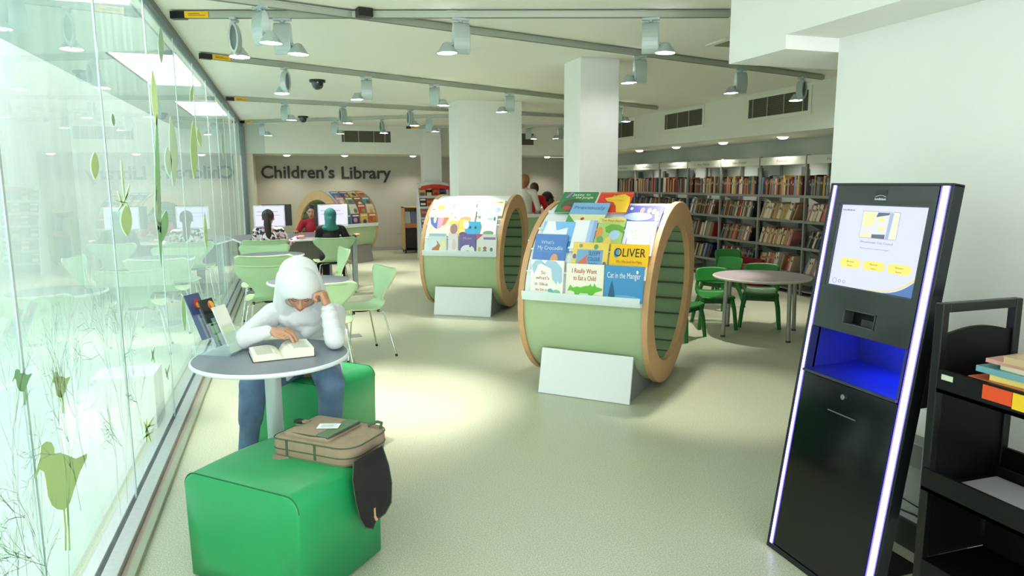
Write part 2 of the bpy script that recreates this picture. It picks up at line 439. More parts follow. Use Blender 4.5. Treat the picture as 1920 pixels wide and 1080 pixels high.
# ================================================================== SERVICES ON THE CEILING
def vent(name, x0, y0, x1, y1, z0, z1, axis, label, nb, lab2=None):
    """louvred air grille on a bulkhead; axis 'y' = runs along Y on the right bulkhead, 'x' = on the back one"""
    cx, cy = (x0+x1)/2, (y0+y1)/2
    t = thing(name, label, 'air vent', (cx, cy, z0), 0, 'air grilles on the bulkheads', world=True)
    if axis == 'y': L = abs(y1-y0); M = frame((BX, max(y0, y1), z0), (0, -1, 0), (0, 0, 1))
    else: L = abs(x1-x0); M = frame((x0, BY, z0), (1, 0, 0), (0, 0, 1))
    H_ = z1-z0
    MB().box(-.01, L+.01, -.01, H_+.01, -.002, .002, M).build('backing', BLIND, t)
    f = MB().box(-.05, 0, -.05, H_+.05, 0, .012, M).box(L, L+.05, -.05, H_+.05, 0, .012, M).box(0, L, -.05, 0, 0, .012, M).box(0, L, H_, H_+.05, 0, .012, M)
    f.build('frame', BULK, t)
    s = MB(); k = 0
    while k*.022 < H_-.01:
        s.box(0, L, k*.022+.004, k*.022+.010, .002, .009, M); k += 1
    s.build('louvre_blades', mat('louvre_metal', (112, 106, 88), .6), t)
    for q in nb:
        b = MB().box(L*q-.006, L*q+.006, 0, H_, .003, .013, M)
        b.build('mullion', mat('vent_mullion', (176, 176, 152), .6), t)
    return t
vent('air_vent', BX, 9.45, BX, 10.56, 2.40, 2.64, 'y', 'short louvred grille, middle one on the right bulkhead', (.06, .36, .66))
vent('air_vent', BX, 7.17, BX, 8.33, 2.39, 2.635, 'y', 'long louvred grille nearest the right wall corner above shelves', (.08, .34, .62, .92))
vent('air_vent', BX, 11.66, BX, 13.3, 2.37, 2.64, 'y', 'louvred grille half hidden behind the near white pillar', (.1, .4, .7))
vent('air_vent', 1.14, BY, 2.14, BY, 2.385, 2.615, 'x', 'louvred grille on the back bulkhead above the lettering', (.05, .34, .65, .88))
vent('air_vent', 4.55, BY, 5.31, BY, 2.37, 2.62, 'x', 'louvred grille on back bulkhead between the two big pillars', (.3, .6))
t = thing('ceiling_vent', 'small square grille set in the ceiling beside the stepped beam', 'air vent', (3.75, 5.3, CH), 0, world=True)
MB().box(3.50, 4.0, 5.18, 5.48, CH-.012, CH).build('frame', BULK, t)
MB().box(3.56, 3.94, 5.22, 5.44, CH-.016, CH-.011).build('grille', mat('dim_grille', (140, 138, 118), .6), t)

# ---- lighting tracks
TZ = 2.66
def tz_pt(x, y): p = on(x, y, z=TZ); return Vector((p.x, p.y, TZ))
RAILS = []
def track(a, b, label, cap=True, sticker=True):
    RAILS.append((Vector((a[0], a[1])), Vector((b[0], b[1]))))
    a, b = Vector((*a, TZ)), Vector((*b, TZ)); d = (b-a).normalized(); L = (b-a).length
    t = thing('lighting_track', label, 'lighting track', (a.x, a.y, TZ), math.atan2(d.y, d.x), 'lighting tracks under the ceiling')
    MB().box(.1, L-.03, -.022, .022, .002, .036).box(.1, L-.03, -.030, .030, .036, .042).cyl((L-.03, 0, .012), (L-.03, 0, .036), .022).build('rail', TRACK, t)
    MB().box(.1, L-.03, -.008, .008, -.001, .004).build('conductor_slot', mat('track_slot', (120, 126, 116), .5), t)
    if cap: MB().box(0, .10, -.026, .026, -.004, .044).build('end_feed', BLACK, t)
    if sticker:
        s = MB().box(.10, .26, -.031, -.0235, .0, .040).build('warning_sticker', mat('yellow_sticker', (236, 186, 20), .5), t); s['label'] = 'yellow sticker with small print'
        MB().box(.125, .24, -.0315, -.031, .013, .017).box(.125, .20, -.0315, -.031, .023, .027).build('print', mat('sticker_print', (110, 80, 10), .6), s)
    h = MB(); k = .6
    while k < L-.3:
        h.cyl((k, 0, .04), (k, 0, CH-TZ), .005, n=8); h.box(k-.03, k+.03, -.012, .012, .036, .048); k += 1.3
    h.build('hanger', ALU, t)
    return t
def seg(p, q): a, b = tz_pt(*p), tz_pt(*q); return (a.x, a.y), (b.x, b.y)
a, b = seg((395, 0), (1545, 150)); dx = (b[0]-a[0]); sl = (b[1]-a[1])/dx
track((GX+.08, a[1]-sl*(a[0]-GX-.08)), b, 'long ceiling track running from upper left to the right bulkhead', cap=False, sticker=False)
a, b = seg((322, 35), (1370, 33)); track(a, (b[0]+.02, b[1]), 'nearest level ceiling track ending at the stepped beam')
a, b = seg((375, 109), (1234, 206)); track(a, b, 'second ceiling track from the glass, passing above both drum displays')
a, b = seg((424, 188), (1057, 220)); track(a, (5.6, a[1]+(b[1]-a[1])/(b[0]-a[0])*(5.6-a[0])), 'third ceiling track from the glass, behind the dome camera')
a, b = seg((452, 231), (835, 220)); track(a, (3.9, a[1]+(b[1]-a[1])/(b[0]-a[0])*(3.9-a[0])), 'farthest ceiling track starting at the glass corner')
a, b = seg((762, 241), (1060, 238)); track(a, b, 'short ceiling track far back beside the narrow rear pillar')
p = tz_pt(683, 31)
o = MB().box(-.05, .05, -.036, .036, -.004, .05).build('track_connector', BLACK, org=(0, 0, 0)); o.location = p; o.rotation_euler = (0, 0, R(12)); tag(o, 'black connector box joining the two crossing ceiling tracks', 'track connector')

# ---- track spotlights
def make_spot():
    t = thing('track_spotlight', '', 'spotlight', (0, 0, 0), 0, 'spotlights on the ceiling tracks')
    MB().box(-.06, .06, -.02, .02, -.018, .0).cyl((0, 0, -.03), (0, 0, -.018), .016).build('adapter', ALUP, t, bevel=.003)
    # gear box: a tall pointed oval, extruded, hollowed at its open end
    def oval(k, zc=-.135, hh=.105, hw=.034):
        P = []
        for q in range(24):
            a = 2*PI*q/24; c_, s_ = math.cos(a), math.sin(a)
            P.append((hw*k*math.copysign(abs(c_)**1.15, c_), zc + hh*(k**.5 if k < 1 else 1)*s_))
        return P
    n = 24; b = MB(); vs = []
    for x, k in ((-.060, .94), (-.056, 1.0), (.050, 1.0), (.056, .93)): vs += [(x, y, z) for y, z in oval(k)]
    vs += [(-.060, y, z) for y, z in oval(.62)] + [(-.040, y, z) for y, z in oval(.55)]
    F = [(q*n+k, q*n+(k+1) % n, (q+1)*n+(k+1) % n, (q+1)*n+k) for q in range(3) for k in range(n)]
    F += [(k, 4*n+k, 4*n+(k+1) % n, (k+1) % n) for k in range(n)] + [(4*n+k, 5*n+k, 5*n+(k+1) % n, 4*n+(k+1) % n) for k in range(n)]
    F += [tuple(3*n+k for k in range(n))]
    b.add(vs, F, None, 0, False); b.build('gear_housing', ALUP, t, bevel=.0015, angle=50)
    MB().add([(-.0405, y, z) for y, z in oval(.55)], [tuple(range(n))]).build('housing_recess', mat('housing_recess_metal', (110, 128, 126), .5, .3), t)
    MB().tube([(.045, 0, -.17), (.066, 0, -.175), (.085, 0, -.19)], .011, 8).build('knuckle', ALUP, t)
    h = MB().lathe([(.016, .045), (.026, .04), (.040, .02), (.066, -.018), (.071, -.026), (.067, -.026)], 28, T(.100, 0, -.212) @ RY(R(2)))
    h.build('lamp_head', ALUP, t)
    ln = MB().lathe([(.0001, -.020), (.04, -.021), (.067, -.0245)], 28, T(.100, 0, -.212) @ RY(R(2))).build('lens', LENS, t)
    l = bpy.data.lights.new('spot_lamp', 'SPOT'); l.energy = SPOT_W; l.spot_size = R(50); l.spot_blend = .7; l.shadow_soft_size = .05; l.color = (1.0, .93, .84)
    lo = bpy.data.objects.new('spot_lamp', l); col.objects.link(lo); lo.parent = t; lo.location = (.104, 0, -.243); lo.rotation_euler = (0, R(-10), 0)
    return t
spots = [
 (487,12,510,70,-38,'spotlight hanging highest at left, its head turned right'),
 (452,43,457,105,98,'leftmost spotlight on the nearest level track, seen edge on'),
 (540,43,568,103,0,'broad spotlight on nearest track, head right, third from left'),
 (865,40,850,90,200,'spotlight on the nearest level track at its middle, head left'),
 (1215,40,1252,92,-10,'big spotlight on nearest track just left of stepped beam'),
 (1200,105,1180,152,190,'spotlight on the long track right of the near white pillar'),
 (1370,133,1350,173,190,'spotlight on the long track just below the stepped beam'),
 (1480,148,1475,187,100,'last spotlight at the right end of the long track'),
 (515,132,512,175,130,'leftmost spotlight on the second track from the glass'),
 (668,148,655,185,190,'spotlight on second track right of the dome camera'),
 (795,162,810,193,-10,'spotlight on second track just left of the wide pillar'),
 (930,178,917,207,190,'spotlight on second track in front of the wide pillar'),
 (1055,192,1070,218,-10,'spotlight on second track half hidden by the near pillar'),
 (522,199,530,226,-20,'leftmost spotlight on the third track from the glass'),
 (627,204,630,229,60,'middle spotlight on the third track, above the small grille'),
 (750,210,752,234,60,'third spotlight on the third track, left of wide pillar'),
 (1162,197,1172,227,-20,'spotlight peeping out right of the near white pillar'),
 (515,233,523,255,-10,'leftmost spotlight on the farthest track, over the lettering'),
 (645,229,650,250,-10,'spotlight on farthest track before the left end of grille'),
 (733,227,733,249,80,'spotlight on farthest track before the right end of grille'),
 (822,225,827,247,-10,'spotlight on farthest track beside the narrow rear pillar'),
 (990,237,1005,261,-10,'left spotlight of the far pair between the two big pillars'),
 (1055,240,1050,260,200,'right spotlight of the far pair between the two big pillars')]
proto = make_spot()
for i, (mx, my, hx, hy, a, lab) in enumerate(spots):
    o = proto if i == 0 else copy_tree(proto)
    p = on(mx, my, z=TZ)
    if i == 16: p = Vector((4.72, 9.62, TZ))
    q = Vector((p.x, p.y)); best = None
    for ra, rb in RAILS:                      # clip it onto the nearest rail
        d = (rb-ra).normalized(); c = ra + d*max(.2, min((rb-ra).length-.1, (q-ra).dot(d)))
        if best is None or (c-q).length < (best-q).length: best = c
    p = Vector((best.x, best.y, TZ))
    o.location = (p.x, p.y, TZ+.002); o.rotation_euler = (0, 0, R(a)-YAW); o['label'] = lab

# ---- dome cameras
for i, (px, py, lab) in enumerate(((595, 150, 'black dome camera on the ceiling, nearer and larger one'), (568, 218, 'black dome camera on the ceiling, farther and smaller one'))):
    p = on(px, py, z=CH); t = thing('dome_camera', lab, 'security camera', (p.x, p.y, CH), 0, 'black dome cameras')
    MB().lathe([(.001, -.028), (.085, -.028), (.09, -.02), (.09, 0)], 28).build('base', BLACK, t)
    MB().lathe([(.001, -.11), (.03, -.104), (.052, -.088), (.064, -.062), (.068, -.028)], 28).build('dome', mat('smoked_dome', (22, 24, 26), .08, coat=1), t)

# ---- recessed downlights in the soffits
def downlight(x, y, z, lab, left):
    t = thing('downlight', lab, 'downlight', (x, y, z), 0, 'downlights in the low soffits')
    MB().lathe([(.07, -.004), (.098, -.008), (.102, 0)], 28).build('bezel', WHITE, t)
    MB().lathe([(.0001, -.036), (.045, -.032), (.066, -.018), (.072, -.004)], 24).build('diffuser', glow('downlight_glow', (255, 246, 226), 2.6), t)
    l = bpy.data.lights.new('downlight_lamp', 'SPOT'); l.energy = DOWN_W; l.spot_size = R(130); l.spot_blend = .6; l.shadow_soft_size = .06; l.color = (1, .93, .82)
    lo = bpy.data.objects.new('downlight_lamp', l); col.objects.link(lo); lo.parent = t; lo.location = (0, 0, -.05)
    return t
for x, y, lab in ((6.55, 12.4, 'farthest visible downlight above the bookshelves'), (6.55, 11.05, 'downlight above the bookshelves, second from the far end'), (6.55, 9.65, 'downlight above the bookshelves, third from the far end'), (6.55, 8.25, 'nearest downlight above the bookshelves')):
    downlight(x, y, 2.155, lab, 0)
for x, y, lab in ((.05, 15.75, 'left downlight over the wall lettering'), (1.24, 15.75, 'middle downlight over the wall lettering'), (2.72, 15.75, 'downlight beside the narrow rear pillar'), (6.1-.2, 15.75, 'downlight far back left of the near pillar')):
    downlight(x, y, 2.147, lab, 0)

# ================================================================== SIGN ON THE BACK WALL
p0 = on(490, 334, y=WY); p1 = on(627.5, 334, y=WY); p2 = on(640.5, 334, y=WY); p3 = on(733.5, 334, y=WY)
caph = on(560, 311, y=WY).z - p0.z
sg = thing('wall_sign', "large charcoal letters reading Children's Library on the back wall", 'sign', (p0.x, WY, p0.z), world=True)
LET = mat('charcoal_letters', (48, 54, 46), .6)
MB().text("Children\u2019s", p1.x-p0.x, caph, frame((p0.x, WY-.012, p0.z), (1, 0, 0), (0, 0, 1)), ext=.012, off=.02).build('lettering', LET, sg)
MB().text("Library", p3.x-p2.x, caph, frame((p2.x, WY-.012, p2.z-.01), (1, 0, 0), (0, 0, 1)), ext=.012, off=.02).build('lettering', LET, sg)
o = MB().box(-.06, .06, -.012, 0, -.04, .04).box(.08, .20, -.012, 0, -.04, .04).build('wall_socket', mat('socket_plastic', (190, 184, 174), .5), bevel=.003)
p = on(752, 434, y=WY); o.location = (p.x-.07, WY, p.z); tag(o, 'pair of pale sockets low on the back wall', 'socket')
p = on(664, 630, z=0)
o = MB().box(-.07, .07, -.07, .07, 0, .006).build('floor_socket', mat('floor_plate', (150, 152, 150), .4, .5), bevel=.002); o.location = (p.x, p.y, 0); o.rotation_euler = (0, 0, .1); tag(o, 'small grey metal socket plate set in the floor', 'floor socket')

# ================================================================== BOOKSHELVES
bays = [6.85+.975*k for k in range(8)]
levels = [(1.355, .25), (1.015, .27), (.655, .29), (.30, .33)]
FX = 6.61
heads = ['Fiction', 'Fiction', 'Non Fiction', 'Non Fiction', 'Non Fiction', 'Non Fiction', 'Non Fiction']
baynames = ['nearest', 'second', 'third', 'fourth', 'fifth', 'sixth', 'seventh']
for k in range(7):
    y0, y1 = bays[k], bays[k+1]
    t = thing('bookshelf_unit', '%s grey steel bookshelf bay from the right wall corner, headed %s' % (baynames[k], heads[k]), 'bookshelf', ((FX+SX)/2, (y0+y1)/2, 0), 0, 'steel bookshelf bays', world=True)
    MB().box(FX, FX+.035, y0-.015, y0+.015, 0, 1.90).box(FX+.035, SX-.03, y0-.006, y0+.006, .05, .12).box(SX-.08, SX-.04, y0-.015, y0+.015, 0, 1.9).build('upright', SHELFM, t)
    if k == 6: MB().box(FX, FX+.035, y1-.015, y1+.015, 0, 1.90).build('upright', SHELFM, t)
    MB().box(SX-.07, SX-.045, (y0+y1)/2-.05, (y0+y1)/2+.05, .1, 1.75).build('centre_post', mat('dark_steel_post', (100, 104, 100), .5, .3), t)
    for z, dp in levels:
        s = MB().box(FX+.01, FX+.012+dp, y0+.016, y1-.016, z-.012, z).box(FX+.0, FX+.012, y0+.016, y1-.016, z-.032, z+.004).build('shelf', SHELFM, t)
        MB().add([(FX+.05, y0+.02, z-.012), (SX-.06, y0+.02, z-.012), (SX-.06, y0+.02, z-.16), (FX+.05, y0+.024, z-.012), (SX-.06, y0+.024, z-.012), (SX-.06, y0+.024, z-.16)],
                 [(0, 2, 1), (3, 4, 5), (0, 1, 4, 3), (1, 2, 5, 4), (2, 0, 3, 5)]).build('bracket', SHELFM, s)
    MB().box(FX+.02, SX-.05, y0+.016, y1-.016, .05, .07).build('base_shelf', SHELFM, t)
    h = MB().box(FX-.004, FX+.016, y0+.016, y1-.016, 1.775, 1.885).build('header_panel', mat('header_panel_white', (206, 208, 196), .6), t)
    w = .22 if heads[k] == 'Fiction' else .34
    MB().text(heads[k], w, .036, frame((FX-.004, (y0+y1)/2+w/2, 1.812), (0, -1, 0), (0, 0, 1)), ext=.001).build('header_lettering', mat('header_print', (120, 124, 112), .6), h)
cols = [('cream', (206, 190, 160)), ('red', (140, 38, 34)), ('navy', (34, 42, 74)), ('black', (24, 24, 26)), ('tan', (166, 130, 94)), ('brown', (86, 60, 44)), ('white', (214, 208, 198)), ('grey', (116, 118, 116)), ('teal', (56, 96, 100)), ('olive', (96, 98, 58)), ('yellow', (180, 156, 76)), ('pink', (184, 112, 112)), ('orange', (170, 90, 50)), ('pale blue', (112, 132, 160)), ('maroon', (84, 26, 36))]
bm_mesh = {}
def unit_book(c, rgb):
    """upright book, spine towards -X, size 1 x 1 x 1 (depth x thickness x height), standing on z=0"""
    if c in bm_mesh: return bm_mesh[c]
    b = MB().box(0, 1, 0, .08, 0, 1).box(0, 1, .92, 1, 0, 1).box(0, .04, .08, .92, 0, 1).box(.04, .97, .08, .92, .02, .98, mi=1)
    b.box(-.004, 0, .25, .75, .62, .76, mi=2)
    light = sum(rgb) > 420
    o = b.build('book', [mat('book_cloth_'+c.replace(' ', '_'), rgb, .5), PAGES, mat('spine_print_dark', (60, 50, 44), .6) if light else mat('spine_print_light', (170, 160, 134), .6)])
    me = o.data; bpy.data.objects.remove(o, do_unlink=True); bm_mesh[c] = me
    return me
far = MB(); books = []
ords = ['first', 'second', 'third', 'fourth', 'fifth', 'sixth', 'seventh', 'eighth', 'ninth']
shelfn = ['top shelf', 'second shelf', 'third shelf', 'lowest shelf']
rowpal = {(0, 1): [0, 0, 4, 6, 11, 12, 1], (1, 1): [0, 4, 0, 10, 5, 6], (1, 2): [0, 6, 11, 1, 0, 4], (1, 3): [0, 4, 1, 11, 6, 12], (2, 0): None, (0, 3): [0, 1, 6, 13, 4]}
for k in range(7):
    for li, (z, dp) in enumerate(levels):
        y = bays[k+1]-.03          # from the far end (left in the photo) to the near end
        yend = bays[k]+.04 + (random.uniform(0, .12) if li else .03)
        if k == 0: yend = 7.28
        lean_row = 0 if li == 0 else random.uniform(.26, .42)
        pal = rowpal.get((k, li)) or [0, 1, 2, 3, 3, 4, 5, 5, 6, 7, 7, 8, 9, 10, 11, 12, 13, 14, 3, 2]
        row = []
        while True:
            th = random.uniform(.015, .040); h = random.uniform(.215, .255) if li else random.uniform(.21, .275); d = random.uniform(.14, .19)
            ci = random.choice(pal); lean = lean_row + random.uniform(-.03, .03) if li else (random.uniform(-.02, .05))
            step = th/math.cos(lean)+.0015
            if y - step - h*math.sin(max(lean, 0)) < yend: break
            row.append((y, th, h, d, ci, lean)); y -= step
            if random.random() < .035: y -= random.uniform(.03, .1)
        for b_ in row: books.append((k, li, z) + b_)
books.sort(key=lambda b: (b[0], b[1]))
near = [b for b in books if b[0] <= 3][:300]; nearset = set(id(b) for b in near)
cnt = {}
for b in near: cnt[(b[0], b[1], b[7])] = cnt.get((b[0], b[1], b[7]), 0)+1
seen = {}
for (k, li, z, y, th, h, d, ci, lean) in near:
    me = unit_book(*cols[ci])
    o = bpy.data.objects.new('book', me); col.objects.link(o)
    o.rotation_euler = (lean, 0, 0)
    # leaning books tip their heads towards the near end (-Y)
    o.location = (FX+.02, y-th/math.cos(lean), z + .0005 + (0 if lean >= 0 else th*math.sin(-lean)))
    o.scale = (d, th, h)
    key = (k, li, ci); seen[key] = seen.get(key, 0)+1
    n = cnt[key]; pos = '' if n == 1 else (ords[seen[key]-1] + ' ' if seen[key] <= 9 else 'last ')
    lab = '%s%s book from left on %s, %s bay from wall corner' % (pos, cols[ci][0], shelfn[li], baynames[k]) if n > 1 else '%s book on %s, %s bay from wall corner' % ('only '+cols[ci][0], shelfn[li], baynames[k])
    tag(o, lab, 'book', 'books on the steel shelves')
farcols = [c[1] for c in cols]
for b in books:
    if id(b) in nearset: continue
    k, li, z, y, th, h, d, ci, lean = b
    far.box(0, d, 0, th, 0, h, T(FX+.02, y-th/math.cos(lean), z+.001) @ RX(lean), mi=ci)
o = far.build('shelved_books', [mat('book_cloth_'+c[0].replace(' ', '_'), c[1], .5) for c in cols]); tag(o, 'rows of mixed books on the farther shelf bays', 'books', 'books on the steel shelves', 'stuff')
# red book box standing under the shelves
t = thing('book_bin', 'dark red box of children\'s books in front of the shelves', 'book bin', (6.42, 8.85, 0), 0)
MB().box(-.16, .16, -.3, .3, 0, .05).box(-.16, -.145, -.3, .3, .05, .36).box(.145, .16, -.3, .3, .05, .42).prism([(-.16, .05), (.16, .05), (.16, .42), (-.16, .34)], 0, .015, frame((0, -.285, 0), (1, 0, 0), (0, 0, 1))).prism([(-.16, .05), (.16, .05), (.16, .42), (-.16, .34)], 0, .015, frame((0, .3, 0), (1, 0, 0), (0, 0, 1))).build('bin_body', mat('maroon_laminate', (134, 16, 40), .45), t)
for j in range(9):
    c = cols[(j*4+1) % 15]
    o = bpy.data.objects.new('book', unit_book(*c)); col.objects.link(o); o.scale = (.2, .02, .27); o.location = (6.33, 8.60+j*.055, .06); o.rotation_euler = (.2, 0, 0)
    tag(o, '%s book standing in the dark red bin, %s from its near end' % (c[0], ords[j]), 'book', 'books in the red bin')

# ================================================================== DRUM-SHAPED BOOK DISPLAYS
DR, DI = .687, .517
def sh(x, z): return x + .055*(z-.716)      # the two rims lean very slightly
def drum(name, label, cx, cy, th, zc=.716, L=.95, panel=None):
    t = thing(name, label, 'book display', (cx, cy, 0), th, 'drum shaped book displays')
    n = 72
    def pt(x, r, a): y, z = -r*math.cos(a), zc + r*math.sin(a); return (sh(x, z), y, z)
    for x0, x1 in ((-.045, 0), (-L-.03, -L+.015)):
        rim = MB()
        vs = [pt(x, r, 2*PI*k/n) for x, r in ((x0, DI), (x0, DR), (x1, DR), (x1, DI)) for k in range(n)]
        rim.add(vs, [(q*n+k, q*n+(k+1) % n, ((q+1) % 4)*n+(k+1) % n, ((q+1) % 4)*n+k) for q in range(4) for k in range(n)], None, 0, False)
        o = rim.build('rim', BIRCH, t, bevel=.004, angle=60)
    sk = MB(); vs = [pt(x, r, 2*PI*k/n) for x, r in ((-L+.015, DR-.016), (-.045, DR-.016)) for k in range(n)]
    sk.add(vs, [(k, (k+1) % n, n+(k+1) % n, n+k) for k in range(n)], None, 0, True)
    sk.build('drum_skin', MINT, t)
    # channelled upholstery inside
    NC = 26
    def pf(u, v):
        a = 2*PI*u; q = (u*NC) % 1
        r = DI + .030 - .026*(1-abs(2*q-1)**3.2)
        return pt(-L+.0 + (L-.03)*v, r, a)
    up = MB().grid(pf, NC*16, 3, closeu=True)
    for i in range(len(up.f)):
        if (i//2) % 16 in (0, 15): up.mi[i] = 1  # groove faces get a darker colour, shade painted into the creases
    up.build('channelled_padding', [PAD, mat('padding_groove_shade', (66, 80, 58), .7)], t)
    # cradle
    base = MB()
    prof = [(-.60, 0)] + [(-.60+.04, .32)] + [(-(DR-.012)*math.cos(R(a)), zc-(DR-.012)*math.sin(R(a))) for a in range(36, 145, 9)] + [(.56, .32), (.60, 0)]
    M = Matrix.Translation((0, 0, 0))
    vs = [(x, y, z) for x in (-.82, -.14) for y, z in prof]; k = len(prof)
    base.add(vs, [tuple(range(k)), tuple(range(2*k-1, k-1, -1))] + [(i, (i+1) % k, k+(i+1) % k, k+i) for i in range(k)])
    base.build('cradle', mat('grey_base_paint', (128, 134, 136), .5), t)
    fp = MB().prism([(-.83, 0), (-.13, 0), (-.13, .335), (-.83, .335)], 0, .018, frame((0, -.635, .0), (1, 0, 0), (0, .075, .335)))
    fp.build('front_panel', panel or WHITEP, t, bevel=.002)
    return t
class Face:
    """picks points on the front of a drum: s along the axis, a = angle in degrees above the middle"""
    def __init__(s, zc=.716): s.zc = zc
    def p(s, x, a, r): z = s.zc + r*math.sin(R(a)); return Vector((sh(x, z), -r*math.cos(R(a)), z))
FC = Face()
ARTM = {}
def am(c):
    if c not in ARTM: ARTM[c] = mat('print_%d_%d_%d' % c, c, .35, spec=.5)
    return ARTM[c]
def tiers(t, zc=.716, L=.95):
    """white backing sheet with book ledges"""
    b = MB().grid(lambda u, v: Face(zc).p(-L+.02 + (L-.05)*v, -1+82*u, DR-.008), 30, 2); b.build('backing_sheet', WHITEP, t)
    lg = MB()
    f = Face(zc)
    for a in (4, 17, 31, 46, 63):
        vs = []
        for x in (-L+.022, -.048):
            vs += [f.p(x, a-1.2, DR-.004), f.p(x, a-1.2, DR+.012), f.p(x, a-.2, DR+.013), f.p(x, a-.2, DR+.011), f.p(x, a-.9, DR+.009), f.p(x, a-.9, DR-.004)]
        led = MB().add(vs, [(0, 1, 2, 3, 4, 5), (11, 10, 9, 8, 7, 6)] + [(i, (i+1) % 6, 6+(i+1) % 6, 6+i) for i in range(6)])
        led.build('display_ledge', mat('clear_white_acrylic', (226, 240, 242), .15), t)
    lip = MB().grid(lambda u, v: f.p(-L+.022 + (L-.07)*v, -.6+5.2*u, DR+.055-.02*(1-u)**2), 6, 2); lip.build('front_ledge', mat('white_ledge', (222, 238, 240), .3), t, weld=False)
def picture_book(drumobj, s0, s1, a_top, hb, cover, label, art=(), title=None, group=None, zc=.716, r_off=0.0, th=.012, r_top=.040):
    """a picture book leaning on a tier of the drum; art is drawn in cover coordinates 0..1"""
    f = Face(zc)
    top = f.p((s0+s1)/2, a_top, DR+r_top+r_off); bot_a = a_top - math.degrees(hb/DR)*.98
    bot = f.p((s0+s1)/2, bot_a, DR+.016+r_off)
    up = (top-bot).normalized(); bot = top - up*hb; bot.x = s0 + (bot.x-(s0+s1)/2)
    Ml = frame(bot, (1, 0, 0), up)      # local to the drum; normal points outwards
    W = s1-s0
    Mw = Matrix.Translation(drumobj.location) @ RZ(drumobj.rotation_euler.z) @ Ml
    b = MB().box(0, W, 0, hb, -.002, 0).box(0, W, 0, hb, -th, -th+.002).box(0, .002, 0, hb, -th+.002, -.002).box(.002, W-.003, .003, hb-.003, -th+.002, -.002, mi=1)
    o = b.build('picture_book', [am(cover), PAGES]); o.matrix_world = Mw
    tag(o, label, 'book', group)
    z = .0005
    for i, a in enumerate(art):
        m_ = MB(); kind = a[0]
        if kind == 'e': _, x, y, rx, ry, c = a; poly = [(x*W+rx*W*math.cos(2*PI*k/20), y*hb+ry*hb*math.sin(2*PI*k/20)) for k in range(20)]
        elif kind == 'r': _, x0, y0, x1, y1, c = a; poly = [(x0*W, y0*hb), (x1*W, y0*hb), (x1*W, y1*hb), (x0*W, y1*hb)]
        elif kind == 'p': _, pts, c = a; poly = [(x*W, y*hb) for x, y in pts]
        m_.prism(poly, z, z+.0004); z += .0004
        m_.build('cover_picture', am(c), o)
    if title:
        for (txt, x, y, w, h, c) in title:
            MB().text(txt, w*W, h*hb, T(x*W, y*hb, z), ext=.0006).build('title', am(c), o)
    return o
G1 = 'picture books on the near drum'; G2 = 'picture books on the farther drum'
d1 = drum('book_drum', 'near green drum shaped book display with birch rims and padded inside', 2.765, 4.643, -.773)
tiers(d1)
Wt = (250, 250, 246)
croc = [(.05,.22),(.12,.40),(.2,.32),(.3,.36),(.4,.34),(.5,.38),(.62,.40),(.68,.46),(.78,.46),(.82,.38),(.98,.34),(.98,.28),(.80,.22),(.72,.12),(.64,.12),(.6,.18),(.4,.18),(.34,.10),(.26,.10),(.24,.2),(.14,.24)]
